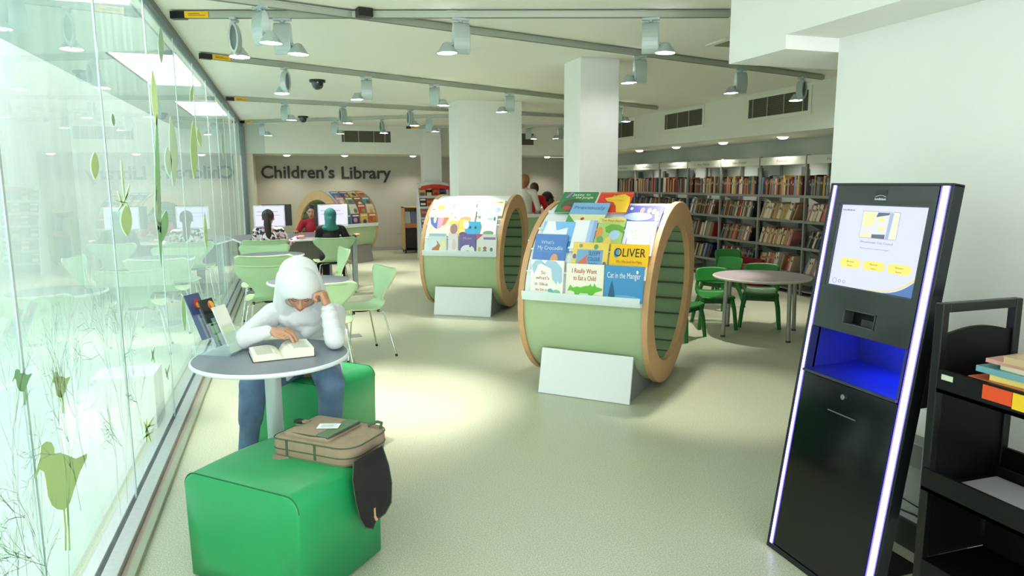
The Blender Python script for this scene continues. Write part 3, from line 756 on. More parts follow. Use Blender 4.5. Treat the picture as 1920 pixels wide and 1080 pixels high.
B1 = [
 (-.876,-.622,22.8,.27,(250,248,240),'white picture book with a blue elephant, bottom row left end of near drum',
  [('p',[(.05,.72),(.02,.85),(.12,.97),(.3,1.0),(.42,.9),(.5,1.0),(.75,.98),(.95,.8),(.97,.45),(.9,.38),(.84,.45),(.8,.36),(.66,.5),(.62,.78),(.5,.82),(.4,.86),(.3,.9),(.2,.86),(.16,.72),(.1,.62)],(170,206,226)),('e',.8,.14,.14,.09,(150,200,160)),('e',.62,.2,.08,.05,(120,180,190))],
  [('So',.32,.62,.14,.09,(200,90,90)),("what's",.16,.48,.42,.09,(200,90,90)),('it like',.14,.32,.4,.08,(200,90,90)),('to be a',.16,.18,.36,.07,(200,90,90)),('cat?',.14,.06,.26,.07,(200,90,90))]),
 (-.60,-.322,21.6,.25,(246,242,226),'cream picture book with a green crocodile, middle of bottom row on near drum',
  [('p',croc,(110,196,60)),('e',.72,.43,.035,.04,(250,250,250))],
  [('I Really Want',.16,.74,.66,.13,(190,70,60)),('to Eat a Child',.2,.54,.6,.13,(190,70,60))]),
 (-.315,-.040,21.6,.25,(70,150,205),'blue picture book with white script title, bottom row right end of near drum',
  [('e',.5,.1,.48,.1,(120,185,225)),('p',[(.1,.05),(.14,.35),(.2,.6),(.27,.3),(.3,.05)],(40,100,140)),('e',.84,.84,.03,.05,(240,245,250))],
  [('Cat in the Manger',.07,.66,.86,.16,(240,246,252))]),
 (-.897,-.645,39.2,.27,(84,130,200),'blue picture book titled about a crocodile, second row left of near drum',
  [('e',.68,.28,.12,.17,(226,160,120)),('r',0,0,1,.16,(120,165,215))],
  [("What's",.2,.72,.4,.10,(190,215,245)),('My Crocodile',.12,.56,.78,.11,(215,230,250))]),
 (-.585,-.322,34.6,.26,(238,206,96),'yellow picture book with a red fox panel, second row middle of near drum',
  [('r',.13,.12,.86,.80,(120,170,210)),('r',.13,.12,.86,.24,(110,180,90)),('p',[(.16,.16),(.2,.45),(.32,.55),(.42,.66),(.44,.42),(.40,.2)],(216,110,90)),('e',.07,.6,.05,.07,(110,110,160)),('e',.22,.9,.05,.05,(140,150,110)),('e',.65,.88,.06,.07,(90,160,110)),('e',.93,.4,.05,.08,(110,110,130)),('e',.06,.3,.05,.07,(130,180,90))],
  [('SLEEPY',.46,.64,.34,.12,(60,90,160)),('COLOUR',.46,.48,.34,.12,(60,90,160)),('BOOK',.5,.32,.26,.12,(60,90,160))]),
 (-.308,-.034,34.4,.25,(246,196,20),'bright yellow picture book titled OLIVER, second row right of near drum',
  [('p',[(0,0),(0,.35),(.14,.22),(.2,.1),(.4,.0)],(236,240,240)),('p',[(1,0),(1,.4),(.9,.2),(.78,.16),(.6,.0)],(236,240,240)),('e',.5,.1,.1,.12,(210,90,30)),('e',.17,.74,.07,.14,(90,150,190))],
  [('OLIVER',.12,.64,.80,.24,(30,26,20)),('Who Was Small But Mighty',.18,.46,.68,.08,(190,120,30))]),
 (-.873,-.63,48.8,.25,(120,184,236),'sky blue picture book with a white cloud, third row left of near drum',
  [('p',[(.35,1),(.45,.7),(.8,.8),(.8,.45),(.7,.2),(.4,.1),(.1,.2),(.02,.6),(.1,1)],(236,244,250)),('r',.86,.0,1,.35,(40,120,180))], None),
 (-.642,-.468,50.4,.24,(238,242,250),'pale white picture book with a blue edge, third row of near drum',
  [('r',.68,.0,1,1,(176,204,240)),('r',.86,.0,1,1,(150,180,230))], None),
 (-.460,-.262,52.6,.26,(172,206,120),'green picture book with an apple tree, third row middle of near drum',
  [('r',0,.86,1,1,(222,214,120)),('p',[(.3,.7),(.5,.8),(.8,.78),(1,.7),(1,.5),(.8,.62),(.5,.5),(.35,.55)],(110,170,70)),('e',.7,.45,.2,.16,(176,206,236)),('e',.12,.5,.12,.2,(226,150,90)),('e',.5,.2,.14,.2,(240,200,110)),('e',.2,.3,.12,.1,(110,170,120))],
  [('Ten Red Apples',.1,.88,.86,.07,(200,120,60))]),
 (-.250,-.030,50.4,.27,(214,222,246),'pale lilac picture book with a white castle, third row right of near drum',
  [('e',.5,.5,.42,.36,(240,244,250)),('p',[(.3,.1),(.45,.28),(.55,.2),(.7,.26),(.8,.1),(.6,.02),(.4,.02)],(140,196,150)),('e',.12,.35,.02,.16,(210,160,190)),('e',.88,.5,.02,.16,(210,160,190))],
  [('ABIGAIL',.2,.62,.6,.12,(196,220,170)),('CASTLE',.3,.46,.42,.12,(196,220,170))]),
 (-.87,-.588,79.0,.25,(62,136,86),'dark green picture book with white jungle title, top row left of near drum',
  [('e',.4,.35,.3,.3,(84,96,74)),('e',.62,.3,.14,.12,(196,90,96)),('e',.3,.2,.12,.1,(196,80,80)),('p',[(.12,.7),(.22,.98),(.3,.98),(.2,.7)],(176,120,196)),('e',.8,.2,.18,.16,(90,160,80))],
  [('Jazzy in',.3,.80,.5,.11,(240,246,236)),('the Jungle',.42,.66,.5,.11,(240,246,236))]),
 (-.726,-.440,66.4,.22,(132,180,226),'light blue picture book titled Previously, upper row of near drum',
  [('r',0,0,1,.40,(226,226,176)),('p',[(0,0),(0,.4),(.25,.0)],(90,160,90)),('e',.42,.18,.05,.07,(190,60,50))],
  [('Previously',.08,.66,.84,.17,(90,130,190))]),
 (-.565,-.310,78.0,.23,(212,62,44),'red and yellow picture book, top row middle of near drum',
  [('p',[(.55,.85),(.75,.92),(.95,.75),(1,.4),(1,0),(.7,0),(.62,.3),(.5,.5),(.3,.55),(.2,.7),(.4,.75)],(244,198,60)),('e',.22,.3,.18,.2,(170,30,40)),('r',0,.9,1,1,(226,90,50))],
  [('Alfie',.4,.72,.34,.14,(196,196,90)),('Monster',.3,.55,.5,.12,(196,186,80))]),
 (-.294,-.036,66.2,.24,(70,76,156),'night blue picture book with small figures, upper row right of near drum',
  [('e',.1,.85,.04,.06,(240,240,220)),('e',.35,.5,.4,.18,(150,170,216)),('e',.42,.78,.06,.12,(216,130,110)),('e',.62,.76,.06,.12,(226,140,140)),('e',.76,.72,.06,.12,(150,200,90)),('e',.86,.6,.06,.14,(220,120,110)),('e',.9,.4,.06,.1,(240,230,230))], None),
]
for i, (s0, s1, at, hb, c, lab, art, ti) in enumerate(B1):
    ro = {11: .016, 4: .0, 8: 0}.get(i, 0)
    picture_book(d1, s0, s1, at, hb, c, lab, art, ti, G1, r_off=ro, r_top=.085 if i in (10, 12) else .04)
d2 = drum('book_drum', 'farther green drum shaped book display in front of the wide pillar', 2.646, 8.179, -.566, zc=.719)
tiers(d2, .719)
B2 = [
 (-.86,-.64,20.4,.25,(222,238,244),'pale picture book with a brown rabbit, bottom row left on farther drum',
  [('p',[(.15,.05),(.2,.3),(.4,.4),(.5,.5),(.42,.66),(.52,.6),(.6,.5),(.66,.42),(.6,.3),(.56,.05)],(196,130,90)),('r',.05,.86,.95,.97,(170,206,226)),('e',.8,.45,.14,.35,(244,242,190))], None),
 (-.62,-.50,20.0,.21,(240,234,240),'narrow white picture book between two others, bottom row of farther drum', [('e',.6,.4,.2,.3,(236,210,220))], None),
 (-.485,-.285,20.0,.24,(128,110,178),'purple picture book with white circle, bottom row middle on farther drum',
  [('e',.5,.22,.42,.26,(236,240,240)),('e',.66,.42,.06,.05,(70,110,110)),('e',.5,.18,.1,.06,(200,200,200))], [('Moon',.25,.74,.5,.12,(190,180,220))]),
 (-.275,-.04,20.0,.25,(238,240,240),'white picture book with small children, bottom row right on farther drum',
  [('p',[(0,1),(0,.72),(.35,1)],(220,96,130)),('e',.42,.36,.09,.08,(210,120,90)),('e',.42,.18,.12,.12,(100,160,110)),('e',.75,.3,.07,.1,(110,130,100)),('e',.15,.3,.07,.12,(200,190,110)),('r',.35,.76,.95,.86,(150,130,190))], None),
 (-.90,-.62,37.4,.24,(244,238,190),'cream picture book with a rainbow bowl, second row left on farther drum',
  [('p',[(.05,.95),(.12,.6),(.3,.4),(.4,.36),(.4,.95)],(80,110,180)),('p',[(.4,.95),(.4,.36),(.55,.42),(.65,.6),(.7,.95)],(196,150,180)),('p',[(.68,.95),(.6,.5),(.75,.6),(.9,.95)],(232,120,80)),('e',.28,.85,.06,.2,(246,240,170))], None),
 (-.63,-.52,33.0,.20,(208,190,180),'small brownish picture book, second row on farther drum', [('e',.5,.5,.4,.3,(150,120,120)),('r',0,.8,1,1,(236,200,110))], None),
 (-.52,-.40,34.0,.20,(240,204,90),'small yellow picture book, second row on farther drum', [('r',.1,.2,.9,.4,(250,226,150)),('e',.5,.15,.4,.12,(100,90,90))], None),
 (-.44,-.26,32.2,.20,(76,170,216),'turquoise picture book with dark dots, second row on farther drum', [('e',.35,.65,.08,.08,(50,90,110)),('e',.7,.65,.08,.08,(50,90,110)),('e',.05,.8,.2,.25,(236,244,248))], None),
 (-.27,-.07,40.2,.28,(232,244,240),'white picture book with a green snail, second row right on farther drum', [('e',.55,.18,.32,.10,(120,150,120)),('r',.4,.76,.75,.84,(170,210,226)),('e',.84,.8,.05,.09,(70,90,90))], None),
 (-.93+.0,-.66,60.0,.26,(250,244,226),'white picture book with green creature, top row left on farther drum', [('e',.45,.52,.16,.14,(176,206,60)),('e',.15,.4,.1,.04,(110,120,100)),('r',.3,.05,.95,.25,(244,226,170))], None),
 (-.62,-.385,60.0,.25,(252,250,250),'white and orange picture book, top row middle on farther drum', [('p',[(.25,.98),(.5,.6),(.55,.4),(.98,.4),(.98,.98)],(232,106,70)),('e',.75,.7,.2,.14,(200,140,150)),('r',.02,.55,.12,.9,(226,140,130))], None),
 (-.58,-.35,48.0,.24,(196,212,236),'bluish picture book with a brown animal, third row of farther drum', [('e',.5,.35,.3,.16,(196,140,100)),('e',.5,.12,.5,.12,(130,90,140)),('e',.4,.75,.2,.08,(160,180,220))], None),
 (-.34,-.04,60.0,.25,(240,240,206),'cream picture book with small animals, top row right on farther drum', [('e',.35,.35,.22,.2,(206,176,130)),('e',.72,.35,.16,.18,(120,150,190)),('r',.1,.78,.9,.88,(170,190,120)),('r',.1,.06,.9,.12,(140,190,170))], None),
]
for (s0, s1, at, hb, c, lab, art, ti) in B2: picture_book(d2, s0, s1, at, hb, c, lab, art, ti, G2, zc=.719)
# third drum far back
d3 = drum('book_drum', 'farthest drum shaped book display before the lettered wall', 1.33, 14.80, R(36), zc=.716, panel=mat('grey_panel', (150, 142, 138), .6))
tiers(d3)
r3 = random.Random(3)
pal3 = [('blue', (84, 120, 176)), ('dark purple', (92, 70, 120)), ('yellow', (226, 190, 80)), ('orange', (216, 130, 80)), ('green', (110, 150, 60)), ('white', (236, 232, 224)), ('red', (200, 84, 60)), ('cream', (236, 216, 180)), ('pink', (214, 150, 160)), ('olive', (150, 160, 90)), ('brown', (150, 100, 70)), ('turquoise', (90, 170, 180))]
rown = {20: 'bottom row', 36: 'second row', 51: 'third row', 68: 'top row'}; posn = ['left end', 'left of middle', 'right of middle', 'right end']
q = 0
for at in (20, 36, 51, 68):
    for j in range(4):
        c = pal3[q % 12]; c2_ = pal3[(q*5+3) % 12][1]; q += 1
        s0 = -.90 + j*.215
        picture_book(d3, s0, s0+.19, at, .24, c[1], '%s picture book at the %s of %s, farthest drum' % (c[0], posn[j], rown[at]), [('e', r3.uniform(.3, .7), r3.uniform(.3, .6), .25, .2, c2_), ('r', .1, .78, .9, .9, (240, 236, 220))], None, 'picture books on the farthest drum')

# ================================================================== SOFT CUBE SEATS
def pouf(name, label, cx, cy, ux, uy, su, sv, h):
    rz = math.atan2(uy, ux)
    t = thing(name, label, 'pouf', (cx, cy, 0), rz, 'green vinyl cube seats')
    r = .055
    prof = [(-su/2+r*(1-math.cos(a)), h-r*(1-math.sin(a))) for a in [k*PI/2/6 for k in range(7)]]
    # sides bulge slightly, the top dishes slightly; seams run round the end faces
    NU, NV = 30, 14
    outline = []
    def sq(u):
        """rounded square outline in local x-z seen along y"""
    def rr(hx, hz0, hz1, rad, n=7):
        P = []
        for cx_, cz_, a0 in ((hx-rad, hz1-rad, 0), (-hx+rad, hz1-rad, 90)):
            for k in range(n): a = R(a0+90*k/(n-1)); P.append((cx_+rad*math.cos(a), cz_+rad*math.sin(a)))
        P += [(-hx+.01, hz0), (hx-.01, hz0)]
        return P
    sec = rr(su/2, .012, h, .062)
    b = MB(); n = len(sec); rows = []
    ys = [(-sv/2, .012), (-sv/2+.003, .004), (-sv/2+.012, 0), (-sv/4, -.004), (0, -.006), (sv/4, -.004), (sv/2-.012, 0), (sv/2-.003, .004), (sv/2, .012)]
    vs = []
    for y, ins in ys:
        for x, z in sec:
            k = 1 - ins/(su/2)
            vs.append((x*k, y, .012 + (z-.012)*(1-ins/h)))
    fs = [(i*n+k, i*n+(k+1) % n, (i+1)*n+(k+1) % n, (i+1)*n+k) for i in range(len(ys)-1) for k in range(n)]
    b.add(vs, fs, None, 0, True)
    # slightly cushioned end faces
    L = len(ys)
    for e, sg_ in ((0, -1), (L-1, 1)):
        ring = vs[e*n:(e+1)*n]; cz = h/2
        inner = [(x*.6, y+sg_*.006, cz+(z-cz)*.6) for x, y, z in ring]
        b.add(ring+inner+[(0, ring[0][1]+sg_*.008, cz)], [(k, (k+1) % n, n+(k+1) % n, n+k) for k in range(n)] + [(n+k, n+(k+1) % n, 2*n) for k in range(n)], None, 0, True)
    b.build('cushion_body', GREEN, t, weld=True)
    for y in (-sv/2+.006, sv/2-.006):
        MB().tube([(x*.992, y, z*.997+.002) for x, z in sec[:14]][::1], .0022, 6).build('seam', GREEND, t)
    MB().box(-su/2+.03, su/2-.03, -sv/2+.03, sv/2-.03, 0, .014).build('foot_plinth', BLACK, t)
    return t
# near one: corners measured on the floor
pouf('cube_seat', 'large green vinyl cube seat nearest the camera, carrying a backpack', -.061, 2.845, .72, -.694, .592, .484, .44)
pouf('cube_seat', 'green vinyl cube seat behind the table, under the seated reader', .083, 4.275, .72, -.694, .60, .49, .44)

# ================================================================== PEDESTAL TABLES
def round_table(name, label, x, y, r, h, group=None, top=None):
    t = thing(name, label, 'table', (x, y, 0), 0, group)
    MB().lathe([(.0001, h-.022), (r-.012, h-.022), (r-.004, h-.018), (r, h-.010), (r-.002, h-.003), (r-.010, h)], 72).build('table_edge', mat('white_table_edge', (228, 236, 236), .4), t)
    MB().lathe([(r-.010, h), (.0001, h)], 72).build('tabletop', top or TABLETOP, t)
    MB().cyl((0, 0, .02), (0, 0, h-.03), .038, n=28).cyl((0, 0, h-.035), (0, 0, h-.022), .12, .12, 28).build('column', ALUP, t)
    MB().lathe([(.0001, .022), (.06, .020), (.19, .010), (.20, .004), (.20, 0)], 40).build('foot_disc', mat('brushed_foot', (170, 174, 174), .35, .8), t)
    return t
round_table('cafe_table', 'small round grey table at which the reader in white leans', -.105, 3.45, .362, .742, 'round cafe tables')
round_table('cafe_table', 'round grey table right behind the reader in white', .15, 6.10, .345, .742, 'round cafe tables')
round_table('cafe_table', 'round grey table farther back among pale green chairs', -.19, 8.50, .36, .742, 'round cafe tables')

# open book on the table
t = thing('open_book', 'thick open paperback lying on the table under the reader\'s hand', 'book', (-.06, 3.44, .742), R(8), None)
def page_block(side):
    b = MB(); W = .135; Hh = .205; th = .050 if side > 0 else .032
    def top(u): return .004 + th*(1 - (1-u)**6)*(1-.12*u) - th*.1*u
    n = 12; vs = []
    for y in (-Hh/2, Hh/2):
        for i in range(n+1): u = i/n; vs.append((side*W*u, y, top(u)))
        for i in range(n+1): u = i/n; vs.append((side*(W*u), y, .003))
    m_ = n+1; fs = []
    for i in range(n):
        fs += [(i, i+1, 2*m_+i+1, 2*m_+i), (m_+i+1, m_+i, 3*m_+i, 3*m_+i+1), (i+1, i, m_+i, m_+i+1), (2*m_+i, 2*m_+i+1, 3*m_+i+1, 3*m_+i)]
    fs += [(n, m_+n, 3*m_+n, 2*m_+n)]
    b.add(vs, fs, None, 0, False)
    return b
page_block(1).build('page_block', mat('cream_pages', (244, 240, 226), .75, noise=.02, nscale=150), t)
page_block(-1).build('page_block', MATS['cream_pages'], t)
MB().box(-.14, .14, -.106, .106, 0, .003).build('cover', mat('dark_cover', (40, 38, 40), .5), t)
ln = MB(); r2 = random.Random(5)
for side in (1, -1):
    th = .050 if side > 0 else .032
    for j in range(24):
        y = -.085+j*.0072; x0, x1 = .028, .118*(1 if r2.random() > .15 else r2.uniform(.5, .9))
        z0 = .0045 + th*(1-(1-x0/.135)**6)*(1-.12*x0/.135) - th*.1*x0/.135; z1 = .0045 + th*(1-(1-x1/.135)**6)*(1-.12*x1/.135) - th*.1*x1/.135
        zm = lambda x: .0046 + th*(1-(1-x/.135)**6)*(1-.12*x/.135) - th*.1*x/.135
        for q in range(4):
            xa, xb = x0+(x1-x0)*q/4, x0+(x1-x0)*(q+1)/4
            ln.add([(side*xa, y, zm(xa)), (side*xb, y, zm(xb)), (side*xb, y+.0022, zm(xb)), (side*xa, y+.0022, zm(xa))], [(0, 1, 2, 3)])
ln.build('printed_lines', mat('page_print', (196, 192, 182), .8), t)['kind'] = 'stuff'

# leaflet holder: stepped acrylic stand leaning back towards the glass
ACR = bpy.data.materials.new('clear_acrylic'); ACR.use_nodes = True
_nt = ACR.node_tree; _b = _nt.nodes['Principled BSDF']; _o = _nt.nodes['Material Output']
_b.inputs['Base Color'].default_value = (.86, .94, .95, 1); _b.inputs['Roughness'].default_value = .05
_tr = _nt.nodes.new('ShaderNodeBsdfTransparent'); _tr.inputs[0].default_value = (.93, .98, .98, 1); _mx = _nt.nodes.new('ShaderNodeMixShader'); _mx.inputs[0].default_value = .16
_nt.links.new(_tr.outputs[0], _mx.inputs[1]); _nt.links.new(_b.outputs[0], _mx.inputs[2]); _nt.links.new(_mx.outputs[0], _o.inputs[0])
hz = R(61)
ht = thing('leaflet_holder', 'clear acrylic leaflet holder on the table edge by the glass', 'leaflet holder', (-.272, 3.55, .742), hz)
# local: x to the right along the front, y backwards; pockets lean back
def pocket(y0, z0, h, lean=.38, w=.145, x0=-.07):
    M = T(x0, y0, z0) @ RX(-0) @ Matrix.Rotation(-lean, 4, 'X')
    b = MB().box(0, w, -.001, .001, 0, h, M).box(0, w, -.026, -.024, 0, h*.52, M).box(0, .002, -.024, -.001, 0, h*.6, M).box(w-.002, w, -.024, -.001, 0, h*.6, M).box(0, w, -.024, -.001, 0, .002, M)
    return b, M
for k, (y0, z0, h) in enumerate(((0, .004, .19), (.055, .038, .20), (.11, .075, .20))):
    b, M = pocket(y0, z0, h); b.build('pocket', ACR, ht)
MB().box(-.075, .08, -.05, .16, 0, .003).box(-.075, -.073, -.02, .18, 0, .05).box(.078, .08, -.02, .18, 0, .05).build('stand_base', ACR, ht)
def leaflet(k, y0, z0, dx, w, h, c, label, arts):
    M = Matrix.Translation(ht.location) @ RZ(hz) @ T(-.068+dx, y0-.006, z0+.004) @ Matrix.Rotation(-.38, 4, 'X') @ frame((0, -.006, 0), (1, 0, 0), (0, 0, 1))
    o = MB().box(0, w, 0, h, -.006, .0).build('leaflet', am(c)); o.matrix_world = M
    tag(o, label, 'leaflet', 'leaflets in the acrylic holder'); z = .0005
    for a in arts:
        m_ = MB()
        if a[0] == 'r': m_.box(a[1]*w, a[3]*w, a[2]*h, a[4]*h, z, z+.0004)
        else: m_.prism([(a[1]*w+a[3]*w*math.cos(2*PI*q/20), a[2]*h+a[4]*h*math.sin(2*PI*q/20)) for q in range(20)], z, z+.0004)
        z += .0004; m_.build('leaflet_picture', am(a[5]), o)
leaflet(0, 0, .004, .02, .10, .235, (226, 236, 222), 'pale green and white leaflet in the front pocket of the holder', [('r', 0, .62, 1, 1, (240, 240, 230)), ('r', .1, .2, .9, .58, (206, 222, 190))])
leaflet(1, .055, .038, -.0, .10, .235, (36, 56, 60), 'black and green striped leaflet in the middle pocket of holder', [('r', 0, .7, 1, 1, (20, 16, 18)), ('r', .1, .28, .92, .44, (110, 210, 40)), ('r', .1, .48, .92, .50, (110, 210, 40)), ('r', .1, .12, .92, .24, (110, 210, 40)), ('e', .72, .85, .22, .10, (240, 180, 60)), ('e', .6, .82, .08, .1, (226, 90, 60)), ('r', 0, 0, 1, .1, (40, 76, 120))])
leaflet(2, .11, .075, -.03, .105, .225, (70, 84, 126), 'dark blue leaflet with a red emblem in the rear pocket', [('r', 0, 0, 1, .55, (112, 130, 160)), ('e', .62, .76, .24, .12, (214, 50, 44)), ('e', .62, .74, .14, .06, (244, 200, 90))])

# ================================================================== SHELL CHAIRS
def make_shell_chair():
    t = thing('shell_chair', '', 'chair', (0, 0, 0), 0, 'pale green shell chairs')
    # profile from the front lip of the seat to the top of the back: (y, z, half width); the chair faces -Y
    P = [(-.225, .435, .175), (-.205, .447, .205), (-.15, .452, .225), (-.05, .446, .232), (.05, .440, .222), (.12, .442, .190), (.165, .462, .150), (.190, .500, .122), (.205, .545, .118), (.222, .60, .150), (.238, .66, .205), (.250, .71, .248), (.262, .755, .268), (.270, .785, .262), (.275, .805, .232)]
    def cat(f, t_):
        n = len(P)-1; x = t_*n; i = min(int(x), n-1); u = x-i
        p = [P[max(i-1, 0)][f], P[i][f], P[min(i+1, n)][f], P[min(i+2, n)][f]]
        return .5*((2*p[1])+(-p[0]+p[2])*u+(2*p[0]-5*p[1]+4*p[2]-p[3])*u*u+(-p[0]+3*p[1]-3*p[2]+p[3])*u**3)
    def fn(u, v):
        y, z, w = cat(0, u), cat(1, u), cat(2, u); s = 2*v-1
        if u < .03: pass
        curve = .020*(s*s) if u > .5 else .006*s*s
        dip = -.020*(1-s*s) if u > .97 else 0
        return (w*s, y - (curve*1.3 if u > .5 else 0), z + (0 if u > .5 else curve) + (.0 if u < .5 else 0) - (.014*(1-s*s) if u > .93 else 0))
    g = MB().grid(fn, 52, 17)
    o = g.build('seat_shell', [CHAIRG, CHAIRE], t)
    so = o.modifiers.new('ply', 'SOLIDIFY'); so.thickness = .010; so.offset = 0; so.material_offset_rim = 1
    for sx in (-1, 1):
        for sy, lab in ((-1, 'f'), (1, 'b')):
            yl = -.215 if sy < 0 else .235
            MB().tube([(sx*.06, sy*.075, .418), (sx*.15, sy*.125, .416), (sx*.18, sy*.15, .400), (sx*.235, yl, .012)], .0075, 10).build('leg', CHROME, t)
            MB().cyl((sx*.237, yl*1.005, .0), (sx*.2345, yl, .022), .012, .011, 12).build('foot_cap', BLACK, t)
    MB().lathe([(.0001, .436), (.085, .434), (.09, .42), (.085, .408), (.0001, .406)], 24).build('hub_plate', BLACK, t)
    for sx in (-1, 1): MB().cyl((sx*.14, -.115, .405), (sx*.14, -.115, .437), .012, n=10).cyl((sx*.14, .115, .405), (sx*.14, .115, .432), .012, n=10).build('rubber_buffer', BLACK, t)
    return t
ch0 = make_shell_chair(); first = True
def put_chair(bx, by, face, label, sc=1.08, scx=1.12):
    """bx, by: the middle of the top of the back; face: heading in degrees the sitter looks towards (0 = +X)"""
    global first
    o = ch0 if first else copy_tree(ch0); first = False
    d = Vector((math.cos(R(face)), math.sin(R(face))))
    o.rotation_euler = (0, 0, R(face+90)); o.scale = (scx, sc, 1)
    o.location = (bx + d.x*.27*sc, by + d.y*.27*sc, 0); o['label'] = label
put_chair(.85, 6.45, 195, 'pale green shell chair standing alone in the aisle, seen from the side', 1.0, 1.0)
put_chair(.19, 5.48, 86, 'pale green shell chair half hidden behind the reader\'s left elbow')
put_chair(-.21, 6.87, 84, 'pale green shell chair seen from behind, just left of reader\'s head')
put_chair(-.26, 7.83, 90, 'pale green shell chair between near table and far round table')
put_chair(-.29, 9.22, 270, 'pale green shell chair beyond the far round table, facing it', 1.0)
put_chair(.64, 8.42, 190, 'pale green shell chair seen edge on beside the far table', 1.0, 1.0)
put_chair(-.31, 10.02, 92, 'pale green shell chair under the girl with dark ponytail')
put_chair(.62, 10.10, 96, 'pale green shell chair under the person in teal headscarf')

# ================================================================== KIDS' TABLE AND CHAIRS
t = thing('low_round_table', 'low round children\'s table with lilac grey top and silver legs', 'table', (4.56, 5.96, 0), 0)
MB().lathe([(.0001, .575), (.455, .575), (.475, .580), (.482, .592), (.476, .600), (.470, .602)], 72).build('table_edge', mat('cream_table_edge', (214, 208, 196), .45), t)
MB().lathe([(.470, .602), (.0001, .602)], 72).build('tabletop', TABLEK, t)
for a in (181, 271, 101, 1):
    x, y = .435*math.cos(R(a)), .435*math.sin(R(a))
    MB().cyl((x*.96, y*.96, .575), (x, y, .018), .020, n=18).build('leg', mat('silver_leg', (170, 168, 164), .4, .6), t)
    MB().cyl((x, y, .0), (x, y, .02), .023, n=18).build('leg_cap', mat('grey_rubber', (84, 84, 84), .6), t)
def make_kid_chair():
    t = thing('school_chair', '', 'chair', (0, 0, 0), 0, 'green plastic school chairs')
    # faces -Y, seat at .34, back up to .62
    def seat(u, v):
        s = 2*v-1; y = -.175+.33*u
        z = .345 - .016*math.sin(PI*min(u*1.1, 1)) + .012*s*s - (.018*(1-u*6)**2 if u < 1/6 else 0) + (.03*((u-.85)/.15)**2 if u > .85 else 0)
        return ((.175-.01*u)*s, y, z)
    o = MB().grid(seat, 20, 13).build('seat', KIDG, t); m_ = o.modifiers.new('s', 'SOLIDIFY'); m_.thickness = .012; m_.offset = 0
    def back(u, v):
        s = 2*v-1; w = .165+.015*math.sin(PI*u)
        return (w*s, .19+.055*u-.03*s*s, .465+.155*u - (.012*s*s if u > .9 else 0))
    o = MB().grid(back, 12, 13).build('backrest', KIDG, t); m_ = o.modifiers.new('s', 'SOLIDIFY'); m_.thickness = .014; m_.offset = 0
    for sx in (-1, 1):
        MB().tube([(sx*.150, .135, .345), (sx*.163, .165, .385), (sx*.160, .178, .43), (sx*.150, .182, .48)], [.024, .022, .020, .018], 10).build('back_post', KIDG, t)
        MB().tube([(sx*.145, -.135, .335), (sx*.172, -.165, .20), (sx*.190, -.185, .0)], [.026, .022, .019], 10).build('leg', KIDG, t)
        MB().tube([(sx*.140, .10, .335), (sx*.172, .185, .19), (sx*.190, .255, .0)], [.026, .022, .019], 10).build('leg', KIDG, t)
    MB().box(-.15, .15, -.145, -.13, .275, .325).box(-.14, .14, .09, .105, .29, .325).box(-.155, -.143, -.13, .1, .28, .325).box(.143, .155, -.13, .1, .28, .325).build('under_frame', mat('dark_green_plastic', (8, 74, 26), .45), t)
    return t
kc = make_kid_chair(); kfirst = True
def put_kid(x, y, face, label, s=1.0):
    global kfirst
    o = kc if kfirst else copy_tree(kc); kfirst = False
    o.location = (x, y, 0); o.rotation_euler = (0, 0, R(face+90)); o.scale = (s, s, s); o['label'] = label
put_kid(4.84, 6.33, 233, 'green plastic school chair behind the low table, facing the camera', 1.05)
put_kid(4.33, 6.42, 248, 'green plastic school chair tucked under the left side of low table')
put_kid(3.70, 6.08, 300, 'green plastic school chair mostly hidden by the near drum\'s rim')
put_kid(5.05, 7.40, 200, 'green plastic school chair standing alone behind the low table')
put_kid(5.72, 8.15, 245, 'farthest green plastic school chair, near the red book bin')

# ================================================================== SELF-SERVICE KIOSK
LS = .14604; LN = math.sqrt(1+LS*LS)
kt = thing('self_service_kiosk', 'tall black self-service kiosk with lit screen and glowing blue-white edges', 'kiosk', (1.9, 2.36, 0), 0, world=True)
KM = frame((1.9, 2.36, 0), (0, -1, 0), (LS, 0, 1))       # u to the right along the face, v up the lean, n out
KB = mat('kiosk_black', (16, 20, 21), .22, coat=.3); KD = mat('kiosk_door_black', (4, 4, 5), .16, coat=.25, spec=.35)
W_, Hk = .560, 1.553
v = lambda z: z*LN
b = MB().box(.036, .502, v(.965), v(1.14), -.03, 0, KM).box(.036, .060, v(1.14), v(1.455), -.03, 0, KM).box(.482, .502, v(1.14), v(1.455), -.03, 0, KM).box(.036, .502, v(1.455), Hk, -.03, 0, KM)
b = MB()
# upper fascia with openings for the screen and the card slot
b.box(.034, .062, v(.965), Hk-.004, -.03, 0, KM).box(.480, .504, v(.965), Hk-.004, -.03, 0, KM).box(.062, .480, v(1.462), Hk-.004, -.03, 0, KM)
b.box(.062, .480, v(1.058), v(1.135), -.03, 0, KM).box(.062, .190, v(1.0), v(1.058), -.03, 0, KM).box(.342, .480, v(1.0), v(1.058), -.03, 0, KM).box(.062, .480, v(.965), v(1.0), -.03, 0, KM)
b.build('upper_fascia', KB, kt)
MB().box(.030, .034, 0.02, Hk-.004, -.035, -.002, KM).box(.504, .508, 0.02, Hk-.004, -.035, -.002, KM).box(0, .012, .02, Hk, -.04, .004, KM).box(.548, .560, .02, Hk, -.045, .004, KM).box(0, .56, Hk-.006, Hk+.004, -.045, .004, KM).box(0, .56, .0, .022, -.05, .004, KM).build('frame', mat('kiosk_frame', (34, 38, 42), .25, .4), kt, bevel=.0015)
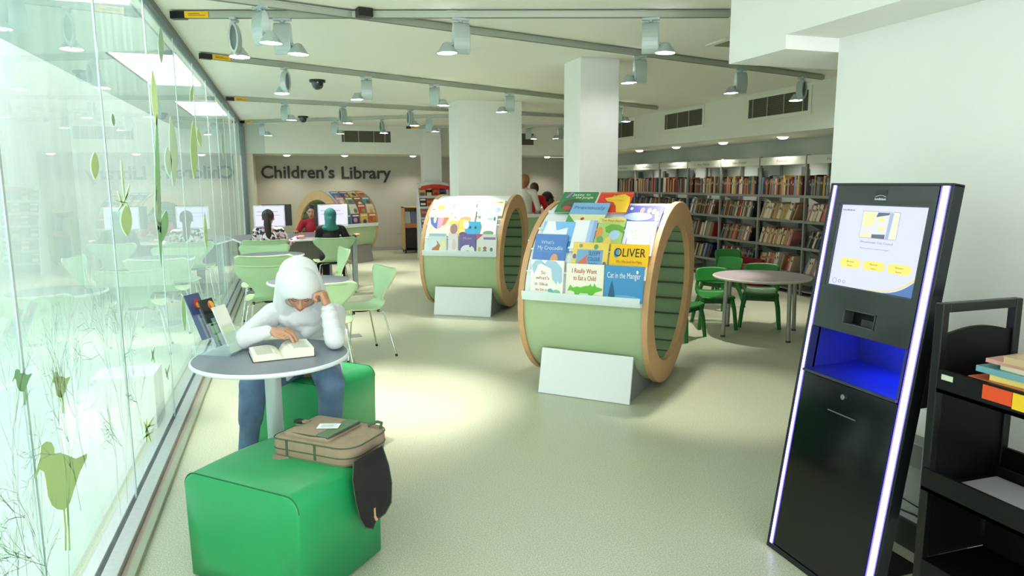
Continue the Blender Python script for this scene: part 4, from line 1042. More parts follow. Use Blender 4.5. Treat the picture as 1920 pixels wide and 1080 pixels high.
MB().box(.012, .548, .02, v(.785)-.01, -.045, -.036, KM).box(.012, .548, v(.962)+.002, Hk-.006, -.056, -.053, KM).box(.012, .034, v(.78), v(.965), -.045, -.036, KM).box(.504, .548, v(.78), v(.965), -.045, -.036, KM).build('rear_skin', BLACKM, kt)
SBLUE = glow('strip_blue', (70, 60, 255), 3.0); SWH = glow('strip_white', (238, 226, 255), 4.2)
for u0, u1 in ((.012, .030), (.510, .548)):
    w = u1-u0
    st = MB().box(u0, u0+w*.22, .022, Hk-.006, -.036, 0, KM).box(u1-w*.22, u1, .022, Hk-.006, -.036, 0, KM).build('light_strip', SBLUE, kt)
    MB().box(u0+w*.22, u1-w*.22, .022, Hk-.006, -.036, .002, KM).build('strip_core', SWH, st)
# screen
sc0, sc1, sv0, sv1 = .062, .480, v(1.135), v(1.462)
MB().box(sc0, sc1, sv0, sv0+.006, -.016, -.001, KM).box(sc0, sc1, sv1-.005, sv1, -.016, -.001, KM).box(sc0, sc0+.005, sv0, sv1, -.016, -.001, KM).box(sc1-.005, sc1, sv0, sv1, -.016, -.001, KM).build('screen_bezel', mat('screen_bezel', (70, 76, 84), .3, .5), kt)
SM = KM @ T(sc0+.005, sv0+.006, -.012); SW, SH = sc1-sc0-.010, sv1-sv0-.011
scr = MB().box(0, SW, 0, SH, -.003, 0, SM).build('screen', glow('screen_glow', (216, 222, 246), .50), kt)
def spart(mb, c, s=.80, name='screen_graphic', lab=None):
    o = mb.build(name, glow('screen_%d_%d_%d' % c, c, s*.62), scr)
    if lab: o['label'] = lab
sb = MB(); Z1, Z2 = .0004, .0008
spart(MB().prism([(SW*(.60+.4*k/14), SH*(.0+.20*(k/14)**2.4)) for k in range(15)] + [(SW, 0)], Z1, Z2, SM), (96, 140, 206), .6)
spart(MB().prism([(SW*(.50+.5*k/14), SH*(.012+.225*(k/14)**2.6)) for k in range(15)] + [(SW*(.50+.5*k/14), SH*(.0+.205*(k/14)**2.6)) for k in range(14, -1, -1)], Z2, Z2+.0003, SM), (240, 226, 140), .75)
ix, iy, iw, ih = .28*SW, .62*SH, .42*SW, .31*SH
spart(MB().box(ix-.002, ix+iw+.002, iy-.002, iy+ih+.002, Z1, Z2, SM), (170, 176, 190))
spart(MB().box(ix, ix+iw, iy, iy+ih, Z2, Z2+.0003, SM), (226, 230, 244))
PX = lambda L: [(ix+iw*x, iy+ih*y) for x, y in L]
spart(MB().prism(PX([(.02,.98),(.38,.98),(.34,.45),(.04,.36)]), Z2+.0003, Z2+.0006, SM), (240, 240, 178))
spart(MB().prism(PX([(.02,.0),(.0,.12),(.3,.2),(.3,.02)]), Z2+.0003, Z2+.0006, SM), (240, 240, 178))
spart(MB().prism(PX([(.42,.98),(.74,.98),(.72,.9),(.38,.8)]), Z2+.0003, Z2+.0006, SM), (110, 128, 144), .6)
spart(MB().prism(PX([(.34,.0),(.34,.14),(.7,.16),(.7,.0)]), Z2+.0003, Z2+.0006, SM), (110, 128, 144), .6)
spart(MB().prism(PX([(.74,.98),(.84,.98),(.80,.0),(.72,.0)]), Z2+.0003, Z2+.0006, SM), (180, 200, 226), .7)
spart(MB().prism(PX([(.88,.98),(.98,.98),(.97,.0),(.85,.0)]), Z2+.0003, Z2+.0006, SM), (240, 240, 200))
spart(MB().box(ix+iw*.45, ix+iw*.62, iy+ih*.62, iy+ih*.78, Z2+.0003, Z2+.0006, SM), (236, 236, 150))
spart(MB().box(ix+iw*.48, ix+iw*.64, iy+ih*.30, iy+ih*.44, Z2+.0003, Z2+.0006, SM), (236, 236, 150))
spart(MB().text('intellident', SW*.15, .006, SM @ T(.008, SH-.022, Z1), ext=.0003, off=.01), (60, 80, 90), .4, 'screen_lettering')
spart(MB().text('Westminster City Council', SW*.38, .008, SM @ T(SW*.30, SH*.555, Z1), ext=.0003), (150, 156, 172), .6, 'screen_lettering')
spart(MB().text('Please select an option to begin?', SW*.34, .005, SM @ T(SW*.31, SH*.485, Z1), ext=.0003), (170, 174, 188), .6, 'screen_lettering')
for k, wd in enumerate(('Borrow', 'Renew', 'Return')):
    x0 = SW*(.10+.285*k); bw = SW*.255; bh = SH*.115; y0 = SH*.235; rr = bh/2
    cap = [(x0+bw-rr+rr*math.cos(R(a)), y0+bh/2+rr*math.sin(R(a))) for a in range(-90, 91, 15)] + [(x0+rr-rr*math.cos(R(a)), y0+bh/2-rr*math.sin(R(a))) for a in range(-90, 91, 15)]
    spart(MB().prism(cap, Z1, Z2, SM), (246, 232, 120), .8, 'screen_button')
    spart(MB().text(wd, bw*.34, .007, SM @ T(x0+bw*.33, y0+bh*.56, Z2), ext=.0003), (170, 150, 80), .5, 'screen_lettering')
    spart(MB().text('Items', bw*.24, .006, SM @ T(x0+bw*.38, y0+bh*.16, Z2), ext=.0003), (170, 150, 80), .5, 'screen_lettering')
for k in range(3):
    r_ = .010 if k == 0 else .006; x = SW*(.07+.055*k)+ (0.004 if k else 0)
    g = MB(); g.tube([(x+r_*math.cos(a*PI/10), SH*.055+r_*math.sin(a*PI/10), Z2) for a in range(21)], .0007, 6, SM)
    spart(g, (150, 160, 180), .5, 'screen_icon')
# logo above the screen, sensor window
MB().text('intellident', .052, .008, KM @ T(.234, v(1.478), .0), ext=.0008, off=.02).tube([(.236+.048*k/12, v(1.478)+.012+.006*math.sin(PI*k/12), .0006) for k in range(13)], .0009, 6, KM).build('kiosk_logo', mat('logo_white', (214, 220, 224), .4), kt)
MB().box(.236, .288, v(1.495), v(1.516), .0, .0008, KM).build('sensor_window', mat('sensor_black', (12, 12, 14), .1), kt)
# card slot
MB().box(.190, .342, v(1.0), v(1.004), -.05, .003, KM).box(.190, .342, v(1.054), v(1.058), -.05, .003, KM).box(.190, .194, v(1.0), v(1.058), -.05, .003, KM).box(.338, .342, v(1.0), v(1.058), -.05, .003, KM).build('slot_frame', mat('slot_grey', (66, 70, 74), .35, .3), kt)
MB().box(.194, .338, v(1.004), v(1.054), -.052, -.05, KM).box(.26, .33, v(1.004), v(1.03), -.05, -.02, KM).build('slot_throat', BLACK, kt)
# lit item compartment: a box running back from the face
CB = mat('compartment_grey', (44, 50, 90), .30, spec=.6)
u0, u1, z0, z1, dpt = .034, .504, .785, .962, .27
X0 = lambda z: 1.9 + LS*z
cw = MB()
def q4(a, b_, c, d, mb): mb.add([a, b_, c, d], [(0, 1, 2, 3)])
ya, yb = 2.36-u0, 2.36-u1
q4((X0(z0), ya, z0), (X0(z0), yb, z0), (X0(z0)+dpt, yb, z0+.01), (X0(z0)+dpt, ya, z0+.01), cw)
q4((X0(z1)+.03, ya, z1), (X0(z1)+dpt-.03, ya, z1), (X0(z1)+dpt-.03, yb, z1), (X0(z1)+.03, yb, z1), cw)
q4((X0(z0), ya, z0), (X0(z0)+dpt, ya, z0+.01), (X0(z1)+dpt-.03, ya, z1), (X0(z1)+.03, ya, z1), cw)
q4((X0(z0), yb, z0), (X0(z1)+.03, yb, z1), (X0(z1)+dpt-.03, yb, z1), (X0(z0)+dpt, yb, z0+.01), cw)
q4((X0(z0)+dpt, ya, z0+.01), (X0(z0)+dpt, yb, z0+.01), (X0(z1)+dpt-.03, yb, z1), (X0(z1)+dpt-.03, ya, z1), cw)
cw.build('item_compartment', CB, kt)
MB().box(u0, u1, v(z0)-.010, v(z0), -.02, .012, KM).box(u0, u0+.006, v(z0), v(z1), -.03, .004, KM).box(u1-.006, u1, v(z0), v(z1), -.03, .004, KM).build('compartment_lip', mat('lip_grey', (60, 62, 70), .3, .3), kt)
le = MB().box(2.20, 2.26, yb+.03, ya-.03, z1-.006, z1-.001).build('blue_led_bar', glow('blue_led', (20, 40, 255), 5), kt)
al = bpy.data.lights.new('compartment_lamp', 'AREA'); al.shape = 'RECTANGLE'; al.size = .36; al.size_y = .08; al.energy = 1.5; al.color = (.02, .06, 1)
ao = bpy.data.objects.new('compartment_lamp', al); col.objects.link(ao); ao.parent = kt; ao.location = (.26, -.27, z1-.012); ao.rotation_euler = (0, R(-12), R(90))
# lower door with lock and pull
dr = MB().box(.034, .504, .026, v(z0)-.014, -.03, 0, KM).build('lower_door', KD, kt, bevel=.0015)
MB().cyl((.263, v(.726), 0), (.263, v(.726), .006), .0105, n=20, M=KM).cyl((.263, v(.726), .006), (.263, v(.726), .007), .004, n=12, M=KM).build('lock', CHROME, dr)
MB().box(.196, .338, v(.658)-.002, v(.658)+.002, 0, .0025, KM).build('door_pull', mat('door_pull_grey', (120, 122, 126), .3, .6), dr)
# housing and foot behind the face
hs = MB(); hs.add([(X0(.97)+.045, 1.96, .985), (2.25, 1.96, .985), (2.25, 2.32, .985), (X0(.97)+.045, 2.32, .985), (X0(1.45)+.045, 1.96, 1.40), (2.26, 1.96, 1.40), (2.26, 2.32, 1.40), (X0(1.45)+.045, 2.32, 1.40)],
       [(0, 3, 2, 1), (4, 5, 6, 7), (0, 1, 5, 4), (1, 2, 6, 5), (2, 3, 7, 6), (3, 0, 4, 7)])
hs.box(X0(.77)+.05, 2.33, 1.83, 2.335, .755, .775).box(2.32, 2.33, 1.83, 2.335, .775, .985).box(2.08, 2.33, 1.825, 1.842, .775, .985).box(2.08, 2.33, 2.335, 2.345, .775, .985)
hs.build('rear_housing', BLACKM, kt)
MB().box(2.07, 2.30, 2.20, 2.335, .02, .755).build('pedestal', BLACKM, kt)
MB().box(1.90, 2.34, 1.99, 2.36, 0, .02).box(1.90, 1.97, 1.80, 1.99, 0, .02).build('foot_plate', BLACKM, kt)

# white cable box on the wall behind the kiosk
t = thing('cable_trunking', 'white upright cable box with a small socket, seen past the kiosk', 'trunking', (2.5, 2.2, 0), 0, world=True)
MB().box(2.46, 2.599, 1.98, 2.42, .12, .50).prism([(2.46, .50), (2.6, .50), (2.6, .56)], 2.02, 2.34, Matrix(((1,0,0,0),(0,0,1,0),(0,1,0,0),(0,0,0,1)))).build('trunking_box', mat('trunking_white', (238, 242, 240), .5), t)
MB().box(2.44, 2.599, 2.00, 2.36, 0, .12).build('skirting_block', mat('dark_grey_skirting', (60, 64, 60), .5), t)
MB().box(2.452, 2.46, 2.12, 2.22, .36, .46).cyl((2.452, 2.17, .41), (2.450, 2.17, .41), .006, n=10).build('socket', mat('trunking_socket', (196, 200, 196), .4), t)
o = MB().tube([(2.42, 1.90, .145), (2.43, 2.0, .16), (2.44, 2.12, .165), (2.445, 2.25, .15), (2.44, 2.40, .135)], .004, 8).tube([(2.42, 1.90, .175), (2.44, 2.05, .20), (2.45, 2.2, .205), (2.448, 2.4, .18)], .003, 8).build('power_cable', BLACK, t)

# ================================================================== BOOK TROLLEY
tr = thing('book_trolley', 'black steel book trolley at the right wall beside the kiosk', 'trolley', (2.13, 1.25, 0), 0, world=True)
x0, x1, ye, yn = 1.955, 2.30, 1.69, .78
def rod(*p): return p
for y in (ye, yn):
    f = MB()
    f.box(x0-.0, x0+.03, y-.03, y, .08, 1.165).box(x1-.03, x1, y-.03, y, .08, 1.165).box(x0+.03, x1-.03, y-.03, y, 1.135, 1.165)
    f.build('end_frame', mat('satin_black_steel', (12, 13, 13), .35, .2), tr, bevel=.004)
for y in (ye, yn):
    e = MB().prism([(x0+.03, .30), (x1-.03, .30), (x1-.03, 1.06)] + [(x1-.03-(x1-x0-.06)*k/10, 1.06+.022*math.sin(PI*k/10)) for k in range(1, 10)] + [(x0+.03, 1.06)], 0, .012, frame((0, y-.008, 0), (1, 0, 0), (0, 0, 1)))
    e.build('end_panel', BLACKM, tr)
for z, dx in ((.955, 0), (.63, .03)):
    s = MB().box(x0-dx, x1, yn, ye-.03, z-.075, z-.063).box(x0-dx, x0-dx+.012, yn, ye-.03, z-.075, z).box(x1-.012, x1, yn, ye-.03, z-.075, z+.02).build('shelf_tray', BLACKM, tr)
MB().box(x0, x1, yn, ye-.03, .29, .305).box((x0+x1)/2+.10, (x0+x1)/2+.112, yn, ye-.03, .3, .60).box(x0, x0+.012, yn, ye-.03, .22, .29).build('bottom_tray', BLACKM, tr)
for x in (x0+.03, x1-.03):
    for y in (ye-.03, yn+.03):
        c = MB().cyl((x-.012, y, .045), (x+.012, y, .045), .045, n=24).build('castor', BLACK, tr); MB().box(x-.018, x+.018, y-.012, y+.012, .05, .085).build('castor_fork', ALU, c)
MB().box(x0-.001, x0, ye-.085, ye-.045, .925, .942).build('shelf_label', mat('label_cream', (206, 212, 190), .6), tr)
MB().box(x0-.0015, x0, ye-.275, ye-.185, .905, .948).build('orange_sticker', mat('orange_sticker', (226, 74, 24), .5), tr)
MB().box(x0-.0015, x0, ye-.32, ye-.277, .900, .948).build('yellow_sticker', mat('yellow_sticker2', (240, 196, 30), .5), tr)
# printed sheet lying on the middle tray
o = MB().box(-.13, .13, -.36, .36, 0, .003).build('paper_sheet', mat('glossy_paper', (190, 186, 196), .3), org=(0, 0, 0)); o.location = (2.09, 1.27, .640-.075+.014); tag(o, 'glossy pale sheet lying on the middle tray of the trolley', 'paper')
o.location.z = .63-.063; 
tb = [('yellow', (238, 220, 120), .030, 0), ('white', (226, 226, 220), .018, .006), ('orange', (214, 110, 70), .012, -.004), ('pale yellow', (244, 226, 130), .020, .004), ('teal', (110, 160, 170), .018, -.006), ('cream', (226, 214, 186), .014, .012), ('pink', (206, 150, 140), .012, .0), ('tan', (196, 170, 130), .02, -.01)]
z = .955-.063+.001
for i, (n_, c, th, dx) in enumerate(tb):
    o = MB().box(0, .18, -.25, 0, 0, .0015).box(0, .18, -.25, 0, th-.0015, th).box(0, .002, -.25, 0, .0015, th-.0015).box(.002, .177, -.247, -.003, .0015, th-.0015, mi=1).build('book', [am(c), PAGES])
    o.location = (1.985+dx, 1.60-.012*i - (.05 if i % 2 else 0), z); o.rotation_euler = (0, 0, R((-4, 3, -2, 5, 1, -3, 4, 0)[i])); z += th+.0005
    tag(o, '%s covered book lying flat, %s from the bottom of the trolley stack' % (n_, ords[i]), 'book', 'books stacked flat on the trolley')

# ================================================================== PEOPLE
def V3(*a): return Vector(a)
def hand_parts(w, d, n, side, k=1.0, curl=.5, thumb_curl=.3):
    """palm and five fingers: w wrist, d finger direction, n palm direction, side = thumb side"""
    w, d, n = Vector(w), Vector(d).normalized(), Vector(n); n = (n - d*n.dot(d)).normalized(); s = d.cross(n).normalized()*side
    P = [('c', w - d*.01, .021*k, w + d*.02*k, .022*k)]
    kn = []
    for i, off in enumerate((.031, .011, -.010, -.029)):
        q = w + d*(.078-.004*abs(i-1))*k + s*off*k; kn.append(q)
        P.append(('c', w + d*.02*k + s*off*.6*k, .0145*k, q, .0105*k))
    for i, q in enumerate(kn):
        L = (.040, .045, .042, .033)[i]*k; a = 0; p = q
        for j, f in enumerate((1, .62, .5)):
            a += curl*(1.0, 1.05, .7)[j] + .05*i
            dd = (d*math.cos(a) + n*math.sin(a)).normalized()
            dd = (dd + s*(.20, .06, -.09, -.24)[i]).normalized()
            p2 = p + dd*L*f; r0 = (.0092, .0084, .0076)[j]*k
            P.append(('c', p, r0, p2, r0*.92)); p = p2
    b = w + d*.018*k + s*.020*k
    t1 = b + (d*.55 + s*.75 + n*.25).normalized()*.034*k; t2 = t1 + (d*.85 + s*(.45-thumb_curl) + n*thumb_curl).normalized()*.030*k; t3 = t2 + (d*.9 + n*thumb_curl*1.3 - s*thumb_curl*.6).normalized()*.022*k
    P += [('c', b, .015*k, t1, .0115*k), ('c', t1, .0108*k, t2, .0095*k), ('c', t2, .0093*k, t3, .008*k)]
    return P
def head_parts(M, k=1.0):
    """M: head frame, +Y out of the face, +Z crown"""
    rot = M.to_3x3().to_4x4(); tp = lambda x, y, z: M @ Vector((x*k, y*k, z*k))
    e = lambda x, y, z, a, b, c: ('e', tp(x, y, z), (a*k, b*k, c*k), rot)
    P = [e(0, -.010, .022, .073, .090, .086), e(0, .022, -.030, .060, .064, .066), e(0, .036, -.072, .034, .036, .030),
         e(.030, .052, -.020, .026, .026, .026), e(-.030, .052, -.020, .026, .026, .026),
         e(.075, -.008, -.010, .010, .018, .028), e(-.075, -.008, -.010, .010, .018, .028),
         e(0, .070, .030, .050, .020, .018)]
    P += [('c', tp(0, .082, .010), .008*k, tp(0, .103, -.022), .0115*k), e(.011, .090, -.026, .009, .010, .007), e(-.011, .090, -.026, .009, .010, .007),
          e(0, .086, -.047, .022, .009, .007), e(0, .084, -.057, .018, .010, .007)]
    return P
def facial(M, body, k=1.0, lip=(170, 92, 84), closed=True, brow=(50, 36, 28)):
    tp = lambda x, y, z: M @ Vector((x*k, y*k, z*k))
    MB().tube([tp(-.022, .086, -.050), tp(-.010, .0955, -.0475), tp(0, .0965, -.0490), tp(.010, .0955, -.0475), tp(.022, .086, -.050)], [.001, .0042*k, .0044*k, .0042*k, .001], 8).tube([tp(-.019, .086, -.054), tp(0, .0945, -.0585), tp(.019, .086, -.054)], [.001, .0052*k, .001], 8).build('lips', mat('lip_%d' % lip[0], lip, .45), body)
    for s_ in (-1, 1):
        MB().tube([tp(s_*.046, .074, .010), tp(s_*.032, .0865, .006), tp(s_*.018, .0865, .009)], [.0008, .002*k, .0008], 6).build('eyelashes', mat('lash_brown', (40, 28, 22), .7), body)
        MB().tube([tp(s_*.050, .074, .026), tp(s_*.034, .0895, .033), tp(s_*.016, .0915, .029)], [.001, .0028*k, .002*k], 6).build('eyebrow', mat('brow_brown', brow, .8), body)
def headframe(c, f, up):
    f = Vector(f).normalized(); up = Vector(up); x = f.cross(up).normalized(); z = x.cross(f).normalized()
    M = Matrix.Identity(4)
    for i in range(3): M[i][0], M[i][1], M[i][2], M[i][3] = x[i], f[i], z[i], c[i]
    return M

# ---- the reader in white
WHC = mat('white_cotton', (222, 225, 228), .85, noise=.02, nscale=14, bump=.25, bscale=26)
SCARF = mat('white_scarf_jersey', (224, 229, 229), .8, bump=.2, bscale=18)
DENIM = mat('blue_denim', (92, 118, 148), .85, noise=.28, nscale=9, bump=.2, bscale=120)
G = Vector((.083, 4.20, 0))
HC = V3(.044, 3.672, 1.022); HF = V3(-.05, -.735, -.68); HU = V3(.03, -.68, .735)
HM = headframe(HC, HF, HU)
neck = V3(.055, 3.84, .895)
shR, shL = V3(-.095, 3.865, .865), V3(.215, 3.845, .850)
elR, elL = V3(-.236, 3.600, .797), V3(.190, 3.462, .794)
wrR, wrL = V3(-.104, 3.552, .836), V3(.170, 3.585, .935)
body = [('c', HC - HM.to_3x3() @ V3(0, .01, .05), .046, neck, .050), ('c', neck, .055, V3(.065, 3.96, .78), .10), ('c', V3(.065, 3.96, .78), .10, V3(.08, 4.16, .52), .10),
        ('c', neck, .045, shR, .038), ('c', neck, .045, shL, .038),
        ('c', shR, .036, elR, .029), ('c', elR, .028, wrR, .018), ('c', shL, .036, elL, .029), ('c', elL, .028, wrL, .018)]
body += head_parts(HM)
body += hand_parts(wrR, (.90, -.36, .06), (.08, .0, -1), -1, 1.0, .50)
fd = V3(-.24, .26, .93)
body += hand_parts(wrL, fd, (-.85, .35, .0), -1, 1.02, 1.25, .5)
legs = [(V3(.00, 4.14, .525), V3(-.215, 3.845, .495), V3(-.272, 3.93, .09)), (V3(.155, 4.12, .525), V3(.178, 3.79, .475), V3(.165, 3.87, .09))]
for h, kn, an in legs: body += [('c', h, .07, kn, .05), ('c', kn, .048, an, .034), ('c', an, .034, an + V3(0, -.10, -.05), .028)]
girl = blob('person', body, SKIN, voxel=.0042, smooth=3, org=G)
tag(girl, 'seated girl in white headscarf and top, head propped on fist, reading', 'person')
WORG[girl.name] = G
facial(HM, girl)
# jersey top: body and sleeves
top = [('c', V3(.056, 3.855, .875), .078, V3(.064, 3.97, .77), .122), ('c', V3(.064, 3.97, .77), .122, V3(.08, 4.17, .565), .128), ('e', V3(.08, 4.165, .545), (.168, .135, .085)),
       ('e', V3(.062, 3.905, .80), (.150, .095, .10)), ('c', V3(.056, 3.86, .875), .06, shR, .052), ('c', V3(.056, 3.86, .875), .06, shL, .052),
       ('c', shR, .064, elR, .050), ('c', elR, .048, wrR - V3(.018, 0, 0), .032), ('c', shL, .062, elL, .050), ('c', elL, .049, wrL - V3(-.003, -.004, .012), .037),
       ('c', V3(.19, 4.08, .53), .075, V3(.20, 3.98, .50), .055), ('c', V3(-.03, 4.08, .53), .075, V3(-.07, 3.98, .51), .055)]
for i in range(5):
    u = .12+.19*i
    for A, B, ra in ((shR, elR, .049), (shL, elL, .049)):
        c = A.lerp(B, u); d = (B-A).normalized(); top.append(('e', c, (ra*1.22-.010*u, .012, ra*1.22-.010*u), headframe((0, 0, 0), d, V3(.3, .2, 1)).to_3x3().to_4x4()))
for i in range(3):
    u = .2+.28*i; c = elL.lerp(wrL, u); top.append(('e', c, (.050-.003*i, .010, .051-.003*i), headframe((0, 0, 0), (wrL-elL), V3(1, 0, .1)).to_3x3().to_4x4()))
shirt = blob('jersey_top', top, WHC, girl, voxel=.0055, smooth=5)
MB().lathe([(.033, 0), (.0355, .006), (.034, .014), (.030, .015)], 24, headframe(wrL - (wrL-elL).normalized()*.014, V3(0, -1, .2), (wrL-elL))).build('cuff', WHC, shirt)
# jeans
jn = [('c', V3(.02, 4.16, .535), .098, V3(.14, 4.15, .535), .098)]
for h, kn, an in legs: jn += [('c', h, .092, kn, .076), ('c', kn, .074, kn.lerp(an, .5), .064), ('c', kn.lerp(an, .5), .055, an, .050)]
blob('jeans', jn, DENIM, girl, voxel=.007, smooth=5)
for h, kn, an in legs:
    blob('shoe', [('c', an + V3(0, .02, -.05), .036, an + V3(0, -.11, -.055), .032), ('b', (-.036, .036, -.14, .05, -.088, -.062), T(*an))], mat('dark_trainer', (50, 52, 60), .6), girl, voxel=.006, smooth=3)
# headscarf: wrapped shell with a face opening, under-band, neck drape
def scarf_shell(M, k, ax, off, t0, mat_, parent, name, wob=.0, drape=0):
    def fn(u, v):
        ph = 2*PI*u; th = t0(ph) + (PI*.995 - t0(ph))*v
        x, y, z = math.sin(th)*math.cos(ph), math.cos(th), math.sin(th)*math.sin(ph)
        r = 1 + wob*math.sin(ph*3+v*7)*math.sin(PI*v) + wob*.6*math.sin(v*22+ph*2)*math.sin(PI*v)
        return M @ Vector((x*(ax[0]+off)*r*k, (y*(ax[1]+off)-.006)*r*k, (z*(ax[2]+off)*r+.002)*k))
    b = MB().grid(fn, 56, 26, closeu=True)
    o = b.build(name, mat_, parent); m_ = o.modifiers.new('cloth', 'SOLIDIFY'); m_.thickness = .004; m_.offset = 1
    return o
open_main = lambda ph: R(44) - R(31)*max(0, math.sin(ph))**.8 + R(20)*max(0, -math.sin(ph))
scarf_shell(HM, 1.0, (.086, .092, .116), .010, open_main, SCARF, girl, 'headscarf', .012)
rot = HM.to_3x3().to_4x4(); hp = lambda x, y, z: HM @ Vector((x, y, z))
dr_ = [('e', hp(.008, -.075, .040), (.098, .080, .090), rot), ('e', hp(.012, -.05, -.02), (.104, .080, .100), rot), ('c', hp(.060, -.05, .02), .060, neck + V3(-.085, .01, .01), .070), ('c', hp(-.05, -.05, .02), .055, neck + V3(.09, .0, -.01), .062), ('c', hp(.070, -.01, .0), .034, neck + V3(-.07, -.03, .0), .055), ('e', hp(0, -.01, .09), (.062, .06, .036), rot),
       ('c', hp(-.062, -.02, -.06), .036, neck + V3(-.06, .0, -.01), .055), ('c', hp(.062, -.02, -.06), .036, neck + V3(.06, .0, -.01), .055),
       ('c', hp(0, .005, -.118), .020, neck + V3(0, -.06, -.045), .045), ('c', hp(-.05, -.005, -.10), .022, neck + V3(-.04, -.05, -.05), .05), ('c', hp(.05, -.005, -.10), .022, neck + V3(.04, -.05, -.05), .05),
       ('e', neck + V3(.0, -.005, -.045), (.135, .100, .055)), ('c', neck + V3(-.09, -.035, -.05), .040, neck + V3(.03, -.055, -.115), .028), ('c', neck + V3(.10, -.03, -.06), .038, neck + V3(.01, -.06, -.125), .03)]
blob('scarf_drape', dr_, SCARF, girl, voxel=.005, smooth=6)
for y0_, tr_ in ((.048, .0028), (-.005, .0022)):
    k_ = math.sqrt(max(0, 1-((y0_+.006)/.102)**2))
    MB().tube([hp(.0985*k_*math.cos(R(a)), y0_ - .012*math.sin(R(a)), .1285*k_*math.sin(R(a))+.002) for a in range(-8, 189, 7)], tr_, 8).build('scarf_fold', SCARF, girl)

# ---- generic smaller figures
def figure(label, loc, face, pose, skin=SKIN, shirt=None, trousers=None, hair=None, hairparts=(), k=1.0, headdir=(0, 1, -.15), scarf=None, arms=None, sleeves='long', group=None):
    """local frame: faces +Y; pose 'sit' or 'stand'"""
    z0 = .50 if pose == 'sit' else .88*k
    ch = V3(0, .05 if pose == 'sit' else .0, z0+.30*k); nk = ch + V3(0, .0, .15*k); hc = nk + V3(0, .03, .125*k)
    s1, s2 = ch + V3(-.155*k, 0, .095*k), ch + V3(.155*k, 0, .095*k)
    ar = arms or ((V3(-.21, .18, z0+.20), V3(-.16, .42, .785)), (V3(.21, .18, z0+.20), V3(.16, .42, .785)))
    if pose == 'sit': lg = [(V3(-.09, .0, z0), V3(-.11, .40, z0-.02), V3(-.11, .38, .09)), (V3(.09, .0, z0), V3(.11, .40, z0-.02), V3(.12, .40, .09))]
    else: lg = [(V3(-.085*k, 0, z0), V3(-.095*k, .015, .47*k), V3(-.10*k, -.02, .08)), (V3(.085*k, 0, z0), V3(.095*k, .015, .47*k), V3(.10*k, -.02, .08))]
    M = headframe(hc, headdir, (0, 0, 1))
    P = [('c', V3(0, 0, z0), .10*k, ch, .095*k), ('c', ch, .09*k, nk, .05*k), ('c', nk, .045*k, hc, .045*k)] + head_parts(M, k)
    S = [('c', V3(0, 0, z0+.03), .125*k, ch, .122*k), ('c', ch, .118*k, nk - V3(0, 0, .02), .062*k), ('c', nk - V3(0, 0, .03), .05*k, s1, .055*k), ('c', nk - V3(0, 0, .03), .05*k, s2, .055*k)]
    for sh_, (el, wr) in ((s1, ar[0]), (s2, ar[1])):
        P += [('c', sh_, .042*k, el, .034*k), ('c', el, .033*k, wr, .022*k)]
        S += [('c', sh_, .056*k, el if sleeves == 'long' else sh_.lerp(el, .7), .046*k)]
        if sleeves == 'long': S += [('c', el, .045*k, el.lerp(wr, .88), .034*k)]
        d = (wr-el).normalized(); P += hand_parts(wr, d, (0, 0, -1) if abs(d.z) < .8 else (0, 1, 0), 1 if sh_ is s1 else -1, .95*k, .35)
    Tq = [('c', V3(-.05*k, 0, z0), .11*k, V3(.05*k, 0, z0), .11*k)]
    for h, kn, an in lg:
        P += [('c', h, .07*k, kn, .05*k), ('c', kn, .045*k, an, .035*k), ('c', an, .033, an + V3(0, .12, -.05), .027)]
        Tq += [('c', h, .09*k, kn, .066*k), ('c', kn, .063*k, an, .048*k)]
    o = blob('person', P, skin, voxel=.008, smooth=2)
    o.location = loc; o.rotation_euler = (0, 0, R(face-90)); tag(o, label, 'person', group)
    facial(M, o, k)
    if shirt: blob('shirt', S, shirt, o, voxel=.011, smooth=3)
    if trousers: blob('trousers', Tq, trousers, o, voxel=.012, smooth=3)
    for h, kn, an in lg: blob('shoe', [('c', an + V3(0, -.02, -.045), .038, an + V3(0, .13, -.052), .034)], mat('dark_shoe', (28, 26, 28), .5), o, voxel=.01, smooth=2)
    rot = M.to_3x3().to_4x4(); hp = lambda x, y, z: M @ Vector((x*k, y*k, z*k))
    if hair:
        Hh = [('e', hp(0, -.022, .034), (.083*k, .094*k, .090*k), rot)] + [(p[0], hp(*p[1]), p[2]*k, hp(*p[3]), p[4]*k) if p[0] == 'c' else ('e', hp(*p[1]), tuple(q*k for q in p[2]), rot) for p in hairparts]
        blob('hair', Hh, hair, o, voxel=.008, smooth=3)
    if scarf:
        blob('headscarf', [('e', hp(0, -.016, .030), (.088*k, .096*k, .094*k), rot), ('e', hp(0, -.04, -.03), (.084*k, .07*k, .10*k), rot), ('c', hp(0, -.045, -.05), .075*k, nk + V3(0, -.03, -.02), .085*k), ('e', nk + V3(0, -.0, -.035), (.14*k, .11*k, .05*k))], scarf, o, voxel=.009, smooth=4)
    return o
